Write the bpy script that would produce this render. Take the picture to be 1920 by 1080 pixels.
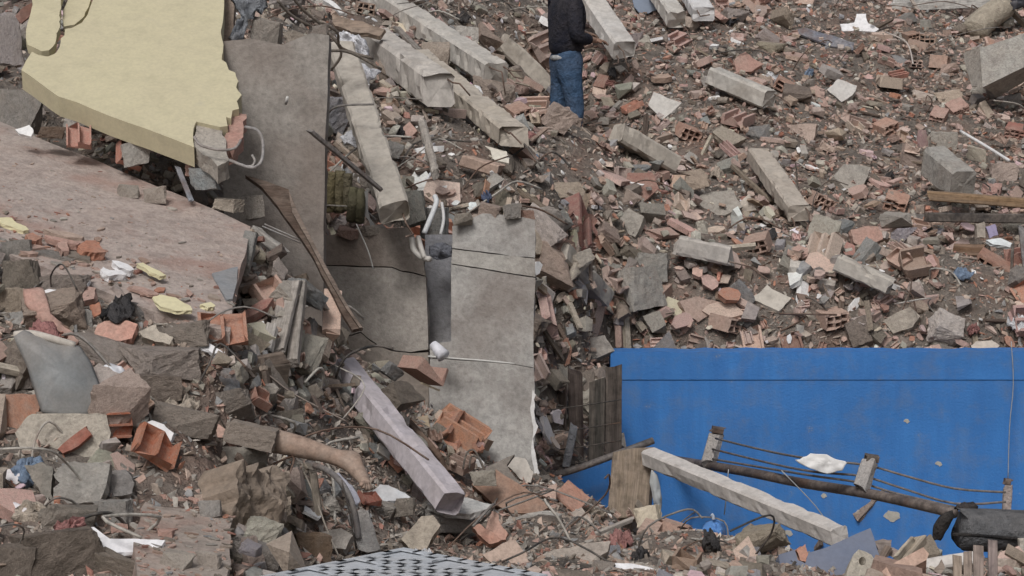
import bpy, bmesh, math, random
import numpy as np
from mathutils import Vector, Matrix, Quaternion, noise
from mathutils.bvhtree import BVHTree

for o in list(bpy.data.objects):
    bpy.data.objects.remove(o)
SC = bpy.context.scene
COL = SC.collection
R = math.radians

# ------------------------------------------------------------------ camera
CAM = Vector((0, 0, 3.5)); PITCH = R(5.0); LENS = 85.0
F = 1920 * LENS / 36.0
cd = bpy.data.cameras.new('camera'); cam = bpy.data.objects.new('camera', cd); COL.objects.link(cam)
cam.location = CAM; cam.rotation_euler = (R(90) - PITCH, 0, 0)
cd.lens = LENS; cd.sensor_width = 36; cd.clip_end = 1500
SC.camera = cam
# ------------------------------------------------------------------ sky, sun, exposure
SUN_EL, SUN_AZ = R(46), R(197)          # overcast noon, soft light from behind the camera's left
w = bpy.data.worlds.new('World'); SC.world = w; w.use_nodes = True
nt = w.node_tree; nt.nodes.clear()
sky = nt.nodes.new('ShaderNodeTexSky'); sky.sky_type = 'NISHITA'; sky.sun_disc = False
sky.sun_elevation = SUN_EL; sky.sun_rotation = SUN_AZ; sky.air_density = 1.0; sky.dust_density = 6.0; sky.ozone_density = 1.0
hs = nt.nodes.new('ShaderNodeHueSaturation'); hs.inputs['Saturation'].default_value = 0.45
bg = nt.nodes.new('ShaderNodeBackground'); bg.inputs['Strength'].default_value = 0.082
wo = nt.nodes.new('ShaderNodeOutputWorld')
nt.links.new(sky.outputs[0], hs.inputs['Color']); nt.links.new(hs.outputs[0], bg.inputs[0]); nt.links.new(bg.outputs[0], wo.inputs[0])
sd = bpy.data.lights.new('sun', 'SUN'); sun = bpy.data.objects.new('sun', sd); COL.objects.link(sun)
sd.energy = 1.65; sd.angle = R(15); sd.color = (1.0, 0.98, 0.955)
sdir = Vector((math.sin(SUN_AZ) * math.cos(SUN_EL), math.cos(SUN_AZ) * math.cos(SUN_EL), math.sin(SUN_EL)))
sun.rotation_euler = sdir.to_track_quat('Z', 'Y').to_euler()
sun.location = (0, 0, 30)
vs = SC.view_settings
vs.view_transform = 'Standard'; vs.look = 'None'; vs.exposure = -0.18; vs.gamma = 1.0; vs.use_curve_mapping = False
SC.cycles.use_denoising = True
SC.cycles.max_bounces = 6

# ------------------------------------------------------------------ pixel <-> world helpers (1920x1080 photo pixels)
cp, sp = math.cos(PITCH), math.sin(PITCH)
def ray(px, py):
    a, b = (px - 960) / F, (540 - py) / F
    d = Vector((a, cp + b * sp, -sp + b * cp))
    return d / d.y
def P(px, py, D): return CAM + ray(px, py) * D
def proj(v):
    d = Vector(v) - CAM
    f = d.y * cp - d.z * sp; u = d.y * sp + d.z * cp
    if f <= 0.01: return (-9999, -9999)
    return (960 + F * d.x / f, 540 - F * u / f)
def ppm(D): return F / D
def plane3(a, b, c):
    A, B, C = P(*a), P(*b), P(*c)
    n = (B - A).cross(C - A).normalized()
    if n.dot(CAM - A) < 0: n = -n
    return A, n
def on_plane(px, py, pl):
    d = ray(px, py); t = (pl[0] - CAM).dot(pl[1]) / d.dot(pl[1])
    return CAM + d * t

# ------------------------------------------------------------------ materials (colour comes from the object's own colour)
def new_mat(name):
    m = bpy.data.materials.new(name); m.use_nodes = True
    t = m.node_tree; b = t.nodes['Principled BSDF']
    return m, t, b
def N(t, typ, **kw):
    n = t.nodes.new(typ)
    for k, v in kw.items():
        if k in n.inputs: n.inputs[k].default_value = v
        else: setattr(n, k, v)
    return n
def noise_tex(t, vec, scale, detail=4, rough=0.6):
    n = N(t, 'ShaderNodeTexNoise'); n.inputs['Scale'].default_value = scale
    n.inputs['Detail'].default_value = detail; n.inputs['Roughness'].default_value = rough
    t.links.new(vec, n.inputs['Vector']); return n.outputs['Fac']
def ramp(t, fac, stops):
    r = N(t, 'ShaderNodeValToRGB'); e = r.color_ramp.elements
    while len(e) < len(stops): e.new(0.5)
    for i, (p, c) in enumerate(stops):
        e[i].position = p; e[i].color = (c, c, c, 1) if not isinstance(c, tuple) else (*c, 1)
    t.links.new(fac, r.inputs[0]); return r.outputs[0]
def mixc(t, fac, a, b, mode='MIX'):
    m = N(t, 'ShaderNodeMix', data_type='RGBA', blend_type=mode)
    for sock, v in ((0, fac), (6, a), (7, b)):
        if isinstance(v, (int, float)): m.inputs[sock].default_value = v
        elif isinstance(v, tuple): m.inputs[sock].default_value = (*v, 1)
        else: t.links.new(v, m.inputs[sock])
    return m.outputs[2]
def bump(t, b, height, strength, dist):
    n = N(t, 'ShaderNodeBump'); n.inputs['Strength'].default_value = strength; n.inputs['Distance'].default_value = dist
    t.links.new(height, n.inputs['Height']); t.links.new(n.outputs[0], b.inputs['Normal'])
DUST = (0.36, 0.30, 0.255)
def debris_mat(name, attr=False, big=3.0, fine=45.0, grime=0.45, dust=0.45, rough=0.92, bstr=0.7, bdist=0.012, dustcol=DUST, stain=None, streak=None):
    m, t, b = new_mat(name)
    tc = N(t, 'ShaderNodeTexCoord'); v = tc.outputs['Object']
    if attr:
        a = N(t, 'ShaderNodeAttribute'); a.attribute_name = 'col'; base = a.outputs['Color']
        v = N(t, 'ShaderNodeNewGeometry').outputs['Position']
    else:
        oi = N(t, 'ShaderNodeObjectInfo'); base = oi.outputs['Color']
        ad = N(t, 'ShaderNodeVectorMath', operation='ADD')
        sc_ = N(t, 'ShaderNodeMath', operation='MULTIPLY'); sc_.inputs[1].default_value = 37.0
        t.links.new(oi.outputs['Random'], sc_.inputs[0]); t.links.new(v, ad.inputs[0]); t.links.new(sc_.outputs[0], ad.inputs[1])
        v = ad.outputs[0]
    if streak:
        mp = N(t, 'ShaderNodeMapping'); mp.inputs['Scale'].default_value = streak; t.links.new(v, mp.inputs[0]); vv = mp.outputs[0]
    else: vv = v
    n1 = noise_tex(t, vv, big, 6, 0.65); n2 = noise_tex(t, vv, fine, 4, 0.7); n3 = noise_tex(t, v, big * 4.3, 5, 0.6)
    c = mixc(t, ramp(t, n1, [(0.38, 0.0), (0.68, dust)]), base, dustcol)
    c = mixc(t, 1.0, c, ramp(t, n2, [(0.25, 1.0 - grime), (0.62, 1.08)]), 'MULTIPLY')
    c = mixc(t, 1.0, c, ramp(t, n3, [(0.30, 1.0 - grime * 0.8), (0.55, 1.05)]), 'MULTIPLY')
    if stain:
        n4 = noise_tex(t, vv, stain[0], 5, 0.55)
        c = mixc(t, ramp(t, n4, [(stain[1], 0.0), (stain[1] + 0.16, stain[2])]), c, stain[3])
    t.links.new(c, b.inputs['Base Color'])
    b.inputs['Roughness'].default_value = rough
    b.inputs['Specular IOR Level'].default_value = 0.25
    hm = N(t, 'ShaderNodeMath', operation='ADD'); t.links.new(n2, hm.inputs[0]); t.links.new(n3, hm.inputs[1])
    bump(t, b, hm.outputs[0], bstr, bdist)
    return m
M = {}
M['concrete'] = debris_mat('concrete', bdist=0.02, grime=0.30, dust=0.4)
M['beam'] = debris_mat('cast_concrete', big=2.5, fine=26, grime=0.20, dust=0.5, bstr=0.4, bdist=0.01, dustcol=(0.52, 0.48, 0.43), stain=(3.0, 0.56, 0.35, (0.22, 0.18, 0.15)))
M['wall'] = debris_mat('weathered_wall', big=1.6, fine=34, grime=0.30, dust=0.35, bstr=0.6, bdist=0.012, dustcol=(0.38, 0.35, 0.32), stain=(1.3, 0.50, 0.5, (0.16, 0.12, 0.10)))
M['brick'] = debris_mat('fired_clay', big=6, fine=70, grime=0.28, dust=0.5, bstr=0.45, bdist=0.006, dustcol=(0.42, 0.34, 0.29))
M['plaster'] = debris_mat('plaster', big=5, fine=40, grime=0.16, dust=0.25, bstr=0.3, bdist=0.005)
M['paint'] = debris_mat('painted_render', big=2.2, fine=50, grime=0.07, dust=0.14, bstr=0.15, bdist=0.002, rough=0.8, stain=(7.0, 0.64, 0.5, (0.40, 0.37, 0.31)))
M['wood'] = debris_mat('weathered_wood', big=4, fine=30, grime=0.5, dust=0.4, bstr=0.5, bdist=0.005, streak=(0.25, 4.0, 4.0))
M['metal'] = debris_mat('dull_metal', big=5, fine=40, grime=0.45, dust=0.45, rough=0.55, bstr=0.3, bdist=0.003, stain=(4.0, 0.56, 0.7, (0.15, 0.08, 0.05)))
M['sheet'] = debris_mat('rusty_sheet', big=3.5, fine=90, grime=0.14, dust=0.35, rough=0.5, bstr=0.2, bdist=0.003, stain=(3.2, 0.55, 0.75, (0.16, 0.10, 0.065)))
M['plastic'] = debris_mat('plastic', big=5, fine=20, grime=0.15, dust=0.2, rough=0.45, bstr=0.15, bdist=0.002)
M['cloth'] = debris_mat('cloth', big=4, fine=22, grime=0.25, dust=0.12, rough=0.95, bstr=0.9, bdist=0.03)
M['skin'] = debris_mat('skin', big=9, fine=60, grime=0.3, dust=0.75, rough=0.6, bstr=0.2, bdist=0.003)
M['slab'] = debris_mat('dusty_roof_slab', big=2.6, fine=38, grime=0.28, dust=0.6, bstr=0.8, bdist=0.014, dustcol=(0.42, 0.33, 0.29), stain=(3.2, 0.52, 0.5, (0.33, 0.19, 0.15)))
M['bits'] = debris_mat('loose_debris', attr=True, big=5, fine=45, grime=0.24, dust=0.4)
M['ground'] = debris_mat('rubble_ground', big=1.2, fine=24, grime=0.45, dust=0.5, bstr=1.0, bdist=0.05, stain=(2.0, 0.5, 0.5, (0.24, 0.145, 0.11)))
# blue painted wall
def blue_mat():
    m, t, b = new_mat('blue_wall_paint')
    v = N(t, 'ShaderNodeTexCoord').outputs['Object']
    mp = N(t, 'ShaderNodeMapping'); mp.inputs['Scale'].default_value = (5, 5, 0.6); t.links.new(v, mp.inputs[0])
    n1 = noise_tex(t, mp.outputs[0], 2.0, 5, 0.6); n2 = noise_tex(t, v, 1.6, 4, 0.5); n3 = noise_tex(t, v, 60, 3, 0.6); n4 = noise_tex(t, v, 9, 5, 0.75)
    c = mixc(t, ramp(t, n1, [(0.35, 0.0), (0.7, 1.0)]), (0.036, 0.175, 0.50), (0.046, 0.215, 0.58))
    c = mixc(t, ramp(t, n2, [(0.45, 0.0), (0.75, 0.45)]), c, (0.035, 0.14, 0.38))
    c = mixc(t, ramp(t, n4, [(0.66, 0.0), (0.70, 0.55)]), c, (0.30, 0.33, 0.36))
    n5 = noise_tex(t, v, 4.5, 8, 0.7); n6 = noise_tex(t, v, 34, 4, 0.6)
    c = mixc(t, ramp(t, n5, [(0.48, 0.0), (0.72, 0.42)]), c, (0.17, 0.20, 0.24))
    c = mixc(t, ramp(t, n6, [(0.70, 0.0), (0.76, 0.5)]), c, (0.30, 0.34, 0.40))
    t.links.new(c, b.inputs['Base Color']); b.inputs['Roughness'].default_value = 0.65
    hb = N(t, 'ShaderNodeMath', operation='MULTIPLY_ADD'); hb.inputs[1].default_value = 6.0; t.links.new(n2, hb.inputs[0]); t.links.new(n3, hb.inputs[2])
    bump(t, b, hb.outputs[0], 0.5, 0.006); return m
M['blue'] = blue_mat()
def film_mat():
    m, t, b = new_mat('thin_plastic_film')
    oi = N(t, 'ShaderNodeObjectInfo'); t.links.new(oi.outputs['Color'], b.inputs['Base Color'])
    b.inputs['Roughness'].default_value = 0.25; b.inputs['Transmission Weight'].default_value = 0.35; b.inputs['IOR'].default_value = 1.2
    return m
M['film'] = film_mat()

# ------------------------------------------------------------------ object helpers
def link(name, me, mat=None, parent=None, color=None, loc=None):
    o = bpy.data.objects.new(name, me); COL.objects.link(o)
    if mat is not None and me is not None and not me.materials: me.materials.append(M[mat] if isinstance(mat, str) else mat)
    if parent is not None: o.parent = parent
    if color is not None: o.color = (*color, 1)
    if loc is not None: o.location = loc
    return o
def tag(o, label, cat, group=None):
    o['label'] = label; o['category'] = cat
    if group: o['group'] = group
    return o
def struct(o): o['kind'] = 'structure'; return o
def mesh(name, verts, faces, smooth=False):
    me = bpy.data.meshes.new(name); me.from_pydata([tuple(v) for v in verts], [], faces); me.validate(); me.update()
    bm = bmesh.new(); bm.from_mesh(me); bmesh.ops.recalc_face_normals(bm, faces=bm.faces); bm.to_mesh(me); bm.free()
    if smooth:
        for p in me.polygons: p.use_smooth = True
    return me
def empty(name, loc, rot=(0, 0, 0)):
    e = bpy.data.objects.new(name, None); COL.objects.link(e); e.location = loc; e.rotation_euler = rot; e.empty_display_size = 0.1
    return e

# ------------------------------------------------------------------ terrain
CT = []     # control points (world)
def ct(*rows):
    for px, py, D in rows: CT.append(tuple(P(px, py, D)))
def cz(*rows):                       # (px at D, D, z)
    for px, D, z in rows:
        v = P(px, 540, D); CT.append((v.x, D, z))
ct((-200, 1080, 8.4), (0, 1080, 8.6), (250, 1080, 8.6), (430, 1080, 8.9))
ct((-200, 900, 9.2), (0, 900, 9.3), (250, 900, 9.4), (420, 900, 9.6), (-200, 700, 9.9), (0, 700, 10.0), (250, 700, 10.2), (430, 690, 10.4))
ct((-200, 450, 11.0), (0, 470, 11.0), (150, 530, 10.9), (300, 585, 10.75), (420, 640, 10.6))
cz((-300, 12.5, 2.85), (0, 12.2, 2.75), (200, 12.2, 2.72), (420, 11.6, 2.3), (440, 12.3, 2.4), (100, 13.5, 3.05), (300, 13.3, 3.05), (-300, 15, 3.6), (100, 15.5, 3.75), (300, 15.5, 3.75))
# gully under the leg, slope to the foot of the walls
ct((500, 1080, 9.6), (520, 950, 10.3), (600, 960, 10.5), (560, 1060, 9.8), (690, 1000, 10.7), (640, 890, 11.0))
ct((470, 640, 11.2), (520, 560, 11.6), (500, 470, 12.0), (540, 690, 11.5), (590, 790, 11.5), (620, 700, 12.0), (680, 790, 12.1), (480, 760, 10.9), (560, 640, 11.9))
cz((600, 12.5, 1.9), (500, 13.0, 2.6), (470, 14.3, 3.2), (560, 14.3, 3.0), (520, 16.5, 3.8), (520, 19, 4.2))
ct((760, 900, 11.9), (800, 770, 13.0), (740, 800, 12.4), (900, 890, 13.1), (1000, 890, 13.3))
cz((650, 13.7, 1.7), (800, 13.9, 1.45), (900, 13.95, 1.3), (1000, 14.0, 1.25), (620, 14.3, 1.9))
# near floor in the middle
ct((650, 1080, 9.2), (800, 1075, 9.8), (760, 1010, 11.0), (900, 960, 11.9), (1000, 1060, 10.4), (1050, 960, 12.4), (1100, 1000, 12.0), (1150, 965, 13.0), (1200, 1075, 10.4))
ct((1300, 1010, 11.6), (1380, 1012, 11.2), (1300, 1075, 10.4), (1430, 1035, 11.0), (1600, 1086, 10.7), (1600, 1062, 11.4), (1750, 1064, 11.1), (1880, 1058, 11.1), (1920, 1070, 10.7), (2100, 1070, 10.5), (1450, 1085, 10.2), (1920, 1110, 10.0))
# hollow in front of the blue wall
cz((1250, 13.2, 0.55), (1450, 12.4, 0.45), (1700, 12.2, 0.35), (1950, 12.2, 0.35), (2150, 12.5, 0.35), (1300, 15.5, 0.3), (1600, 15.5, 0.2), (1900, 15.5, 0.2), (2150, 15.5, 0.2), (1160, 16.5, 0.3), (1250, 16.5, 0.0), (1350, 16.5, 0.0), (1480, 16.5, 0.0), (1600, 16.5, 0.0), (1720, 16.5, 0.0), (1850, 16.5, 0.0), (1950, 16.5, 0.0), (2150, 16.5, 0.0))
ct((1060, 955, 13.6), (1130, 965, 13.8)); cz((1100, 14.3, 0.95), (1180, 14.5, 0.8), (1050, 15.0, 0.95), (1150, 15.2, 0.8))
cz((1020, 15.9, 1.5), (1100, 16.1, 1.6), (1170, 17.0, 1.6))
# pile behind
ct((640, 425, 14.9), (740, 430, 15.1), (850, 400, 15.1), (960, 400, 15.3), (1080, 450, 16.5), (680, 250, 16.3), (780, 260, 16.4), (900, 300, 16.2), (960, 290, 16.6))
ct((650, 120, 18.0), (750, 120, 19), (850, 180, 18.3), (900, 90, 20.5), (960, 190, 19.5), (700, 10, 21.5), (850, 10, 22.5), (980, 20, 23.0), (600, 30, 20))
cz((1065, 21.0, 2.73), (1110, 21.2, 2.75), (1050, 22.5, 3.2)); ct((1090, 262, 18.6), (1180, 60, 24), (1120, 120, 22.6))
ct((1200, 300, 19.3), (1200, 500, 17.4), (1300, 630, 17.1), (1300, 400, 19), (1300, 200, 21.5), (1300, 60, 24.0), (1300, 0, 25.5))
ct((1500, 645, 17.1), (1500, 450, 19), (1500, 250, 21.5), (1500, 70, 24.5), (1500, 0, 26), (1700, 648, 17.1), (1700, 480, 19.0), (1700, 300, 21.3), (1700, 150, 23.5), (1700, 40, 26))
ct((1850, 650, 17.1), (1850, 480, 19.0), (1850, 395, 20.2), (1850, 330, 21), (1850, 200, 23), (1900, 60, 25.5), (1850, 0, 27.5), (2050, 650, 17.2), (2050, 400, 20), (2050, 150, 23.5), (2050, 0, 27))
ct((500, -60, 24), (800, -60, 25), (1100, -60, 26.5), (1400, -60, 28), (1700, -60, 29), (2000, -60, 29.5), (0, -60, 20), (-300, -30, 18))
cz((-400, 36, 6.0), (300, 36, 6.2), (960, 36, 6.2), (1500, 36, 6.2), (2300, 36, 6.0), (0, 26, 5.3), (-400, 24, 5.0))
cz((-600, 8.0, 1.2), (2400, 9.5, 1.0), (960, 7.5, 0.9), (0, 7.0, 0.7), (1900, 7.5, 0.9), (500, 7.5, 0.6))
CT = np.array(CT)
def phi(A, B):
    return np.sqrt(((A[:, None, :] - B[None, :, :]) ** 2).sum(2) + 0.02)
n_ = len(CT)
Kx = np.zeros((n_ + 3, n_ + 3)); Kx[:n_, :n_] = phi(CT[:, :2], CT[:, :2]) + np.eye(n_) * -0.01
Kx[:n_, n_] = 1; Kx[:n_, n_ + 1:] = CT[:, :2]; Kx[n_, :n_] = 1; Kx[n_ + 1:, :n_] = CT[:, :2].T
WT = np.linalg.solve(Kx, np.concatenate([CT[:, 2], np.zeros(3)]))
def H0(xy):
    return phi(xy, CT[:, :2]) @ WT[:n_] + WT[n_] + xy @ WT[n_ + 1:]
gx = np.arange(-8.5, 8.51, 0.065); gy = np.concatenate([np.arange(6.5, 20, 0.06), np.arange(20, 36, 0.11)])
XX, YY = np.meshgrid(gx, gy); XYg = np.stack([XX.ravel(), YY.ravel()], 1)
ZZ = np.concatenate([H0(c) for c in np.array_split(XYg, 40)])
for i in range(len(ZZ)):
    v = Vector((XYg[i, 0], XYg[i, 1], 0.3))
    ZZ[i] += 0.055 * noise.noise(v * 2.3) + 0.035 * noise.noise(v * 6.0) + 0.02 * noise.noise(v * 13.0)
ny, nx = XX.shape
idx = np.arange(nx * ny).reshape(ny, nx)
quads = np.stack([idx[:-1, :-1], idx[:-1, 1:], idx[1:, 1:], idx[1:, :-1]], -1).reshape(-1, 4)
tv = np.column_stack([XYg, ZZ])
tme = bpy.data.meshes.new('terrain'); tme.from_pydata(tv.tolist(), [], quads.tolist()); tme.update()
for p in tme.polygons: p.use_smooth = True
terrain = struct(link('terrain', tme, 'ground', color=(0.20, 0.175, 0.155)))  # base colour darkened to stand in for deep shade between the pieces
BV = BVHTree.FromPolygons(tv.tolist(), quads.tolist())
gme = mesh('ground', [(-300, -300, -0.6), (300, -300, -0.6), (300, 300, -0.6), (-300, 300, -0.6)], [(0, 1, 2, 3)])
struct(link('ground', gme, 'ground', color=(0.17, 0.14, 0.11)))
def G(px, py):
    d = ray(px, py).normalized(); h = BV.ray_cast(CAM, d, 80)
    return h[0] if h[0] is not None else P(px, py, 26)
def GD(px, py): return G(px, py).y
def down(x, y):
    h = BV.ray_cast(Vector((x, y, 50)), Vector((0, 0, -1)), 100); return h[0], h[1]

# ------------------------------------------------------------------ shape builders
def jagged(pts, n, jag, seed, closed=True):
    """subdivide a world-space outline and roughen it"""
    rnd = random.Random(seed)
    for _ in range(n):
        out = []; m_ = len(pts)
        for i in range(m_):
            a, b = pts[i], pts[(i + 1) % m_]
            out.append(a); e = b - a
            off = Vector((rnd.gauss(0, 1), rnd.gauss(0, 1), rnd.gauss(0, 1))) * (jag * e.length)
            out.append((a + b) / 2 + off)
        pts = out; jag *= 0.75
    return pts
def poly_slab(name, outline, pl, thick, mat, color, jag=0.06, sub=2, seed=1, parent=None, edge=None, back=1.0, rough_side=1.0):
    pts = [on_plane(px, py, pl) for px, py in outline]
    n = pl[1]
    pts = jagged(pts, sub, jag, seed)
    pts = [p - n * (p - pl[0]).dot(n) for p in pts]
    rnd = random.Random(seed + 7)
    c = sum(pts, Vector()) / len(pts)
    m_ = len(pts)
    mid = [p - n * thick * (0.5 + 0.15 * rough_side * (rnd.random() - 0.3)) + (p - c).normalized() * rough_side * rnd.uniform(-0.35, 0.25) * min(thick, 0.05) for p in pts]
    bk = [c + (p - c) * back - n * thick * (1 + rough_side * rnd.uniform(-0.08, 0.06)) for p in pts]
    lo = min(pts + bk, key=lambda q: q.z)
    org = Vector((c.x, c.y, lo.z))
    V = [p - org for p in pts + mid + bk]
    Fc = [list(range(m_)), list(range(2 * m_, 3 * m_))[::-1]]
    side = []
    for i in range(m_):
        j = (i + 1) % m_
        Fc.append([i, i + m_, j + m_, j]); Fc.append([i + m_, i + 2 * m_, j + 2 * m_, j + m_])
    me = mesh(name, V, Fc)
    o = link(name, me, mat, parent, color, org if parent is None else org - parent.location)
    if edge:                                # broken edges and back in bare material
        me.materials.append(M[edge])
        for p in me.polygons:
            if p.normal.dot(n) < 0.9: p.material_index = 1
    return o
def tilt_plane(px, py, elev, az=0, lift=0.0, D=None):
    """plane through the pile at the pixel; normal elev degrees above horizontal, facing the camera turned az degrees"""
    p = G(px, py) if D is None else P(px, py, D)
    n = Vector((math.sin(R(az)) * math.cos(R(elev)), -math.cos(R(az)) * math.cos(R(elev)), math.sin(R(elev))))
    return p + Vector((0, 0, lift)), n
def ring_tube(pts, rads, n=8):
    pts = [Vector(p) for p in pts]
    if not isinstance(rads, (list, tuple)): rads = [rads] * len(pts)
    V, Fc = [], []
    up = None
    for i, p in enumerate(pts):
        t = (pts[min(i + 1, len(pts) - 1)] - pts[max(i - 1, 0)]).normalized()
        if up is None: up = t.orthogonal().normalized()
        up = (up - t * up.dot(t)).normalized(); s = t.cross(up)
        for k in range(n):
            a = 2 * math.pi * k / n
            V.append(p + (up * math.cos(a) + s * math.sin(a)) * rads[i])
    for i in range(len(pts) - 1):
        for k in range(n):
            k2 = (k + 1) % n
            Fc.append([i * n + k, i * n + k2, (i + 1) * n + k2, (i + 1) * n + k])
    Fc.append(list(range(n))[::-1]); Fc.append(list(range((len(pts) - 1) * n, len(pts) * n)))
    return V, Fc
def smooth_path(pts, k=4):
    pts = [Vector(p) for p in pts]
    if len(pts) < 3: return pts
    out = []
    for i in range(len(pts) - 1):
        p0, p1, p2, p3 = pts[max(i - 1, 0)], pts[i], pts[i + 1], pts[min(i + 2, len(pts) - 1)]
        for j in range(k):
            t = j / k
            out.append(0.5 * ((2 * p1) + (p2 - p0) * t + (2 * p0 - 5 * p1 + 4 * p2 - p3) * t * t + (3 * p1 - p0 - 3 * p2 + p3) * t ** 3))
    out.append(pts[-1]); return out
def tube(name, pts, r, mat, color, n=8, smooth=True, path=4, parent=None):
    pts = smooth_path(pts, path)
    if isinstance(r, tuple): r = [r[0] + (r[1] - r[0]) * i / (len(pts) - 1) for i in range(len(pts))]
    org = pts[0].copy() if parent is None else parent.location.copy()
    V, Fc = ring_tube([p - org for p in pts], r, n)
    return link(name, mesh(name, V, Fc, smooth), mat, parent, color, org if parent is None else Vector())
def beam_mesh(L, w_, h_, seed, chip=0.012, cham=0.12, seg=None, endjag=0.06):
    rnd = random.Random(seed); seg = seg or max(6, int(L / 0.045)); V, Fc = [], []
    c = min(w_, h_) * cham
    prof = [(-w_/2 + c, -h_/2), (0, -h_/2), (w_/2 - c, -h_/2), (w_/2, -h_/2 + c), (w_/2, 0), (w_/2, h_/2 - c), (w_/2 - c, h_/2), (0, h_/2), (-w_/2 + c, h_/2), (-w_/2, h_/2 - c), (-w_/2, 0), (-w_/2, -h_/2 + c)]
    e0 = [rnd.uniform(-1, 1) for _ in range(4)]
    ends = [(endjag * (0.6 + e0[0] * y / w_ + e0[1] * z / h_) + rnd.uniform(-.12, .12) * endjag, endjag * (0.6 + e0[2] * y / w_ + e0[3] * z / h_) + rnd.uniform(-.12, .12) * endjag) for y, z in prof]
    m_ = len(prof)
    for i in range(seg + 1):
        t = i / seg
        for k, (y, z) in enumerate(prof):
            q = Vector((t * L * 15, y * 30, z * 30)) + Vector((seed * 3.1, 0, 0))
            nz = noise.noise(q) * chip * 0.35 + max(0, noise.noise(q * 0.55 + Vector((9, 9, 9))) - 0.22) * chip * 4.0
            x = t * L
            if i == 0: x += abs(ends[k][0])
            if i == seg: x -= abs(ends[k][1])
            V.append((x, y * (1 - nz / max(w_, 0.02)), z * (1 - nz / max(h_, 0.02))))
    for i in range(seg):
        for k in range(m_):
            k2 = (k + 1) % m_
            Fc.append([i * m_ + k, i * m_ + k2, (i + 1) * m_ + k2, (i + 1) * m_ + k])
    V.append((0.6 * endjag, 0, 0)); a = len(V) - 1; V.append((L - 0.6 * endjag, 0, 0)); b = len(V) - 1
    for k in range(m_):
        k2 = (k + 1) % m_
        Fc.append([a, k2, k]); Fc.append([b, seg * m_ + k, seg * m_ + k2])
    return mesh('beam', V, Fc)
def axis_matrix(p0, p1, roll=0.0):
    x = (p1 - p0).normalized(); z = Vector((0, 0, 1)); z = (z - x * z.dot(x)).normalized(); y = z.cross(x)
    m = Matrix((x, y, z)).transposed().to_4x4()
    m = m @ Matrix.Rotation(R(roll), 4, 'X'); m.translation = p0
    return m
def beam(name, a, b, w_, h_, mat, color, label=None, cat=None, seed=1, roll=0, chip=0.012, cham=0.12, endjag=0.05, group=None, parent=None, D0=None):
    p0 = P(*a); p1 = P(*b)
    if name == 'concrete_beam' and a[2] > 15: p0.z += 0.05; p1.z += 0.07
    if name == 'concrete_beam': w_ *= 0.84; h_ *= 0.84; chip *= 1.6; endjag = 0.08
    L_ = (p1 - p0).length
    o = link(name, beam_mesh(L_, w_, h_, seed, chip, cham, None, endjag), mat, None, color)
    if name == 'concrete_beam':
        rb = random.Random(seed)
        for k in range(rb.randint(1, 3)):
            y_, z_ = rb.choice((-.3, .3)) * w_, rb.choice((-.3, .3)) * h_
            V_, F_ = ring_tube([(L_ - 0.2, y_, z_), (L_ + rb.uniform(0, .05), y_, z_), (L_ + rb.uniform(.06, .14), y_ + rb.uniform(-.05, .05), z_ + rb.uniform(-.06, .04)), (L_ + rb.uniform(.14, .26), y_ + rb.uniform(-.12, .12), z_ + rb.uniform(-.16, .05))], 0.006, 5)
            link('rebar', mesh('rebar', V_, F_, True), 'metal', o, (0.14, 0.09, 0.07))
    if parent is None: o.matrix_world = axis_matrix(p0, p1, roll)
    else:
        o.parent = parent; o.matrix_local = Matrix.Translation(-parent.location) @ axis_matrix(p0, p1, roll)
    if label: tag(o, label, cat, group)
    return o
def dome(name, outline, pl, bulge, mat, color, thick=0.012, seed=1, crumple=0.0, sub=2, jag=0.03, parent=None):
    """bent sheet: outline on a plane, bulging towards the viewer, with thickness"""
    n = pl[1]; pts = jagged([on_plane(px, py, pl) for px, py in outline], sub, jag, seed)
    pts = [p - n * (p - pl[0]).dot(n) for p in pts]
    c = sum(pts, Vector()) / len(pts); m_ = len(pts)
    rr = [1.0, 0.9, 0.72, 0.5, 0.26]; V, Fc = [], []
    size = max((p - c).length for p in pts)
    org = Vector((c.x, c.y, min(p.z for p in pts)))
    for r_ in rr:
        for p in pts:
            q = c + (p - c) * r_
            V.append(q + n * (bulge * (1 - r_ * r_) + crumple * noise.noise(q * (2.2 / size) * 2 + Vector((seed, 0, 0))) + crumple * 0.5 * noise.noise(q * (6.5 / size) + Vector((seed, 3, 0)))))
    V.append(c + n * bulge)
    k5 = len(rr) * m_
    for a in range(len(rr) - 1):
        for i in range(m_):
            j = (i + 1) % m_
            Fc.append([a * m_ + i, a * m_ + j, (a + 1) * m_ + j, (a + 1) * m_ + i])
    for i in range(m_): Fc.append([(len(rr) - 1) * m_ + i, (len(rr) - 1) * m_ + (i + 1) % m_, k5])
    me = mesh(name, [v - org for v in V], Fc, True)
    o = link(name, me, mat, parent, color, org if parent is None else org - parent.location)
    s = o.modifiers.new('thickness', 'SOLIDIFY'); s.thickness = thick; s.offset = 0
    return o
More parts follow.
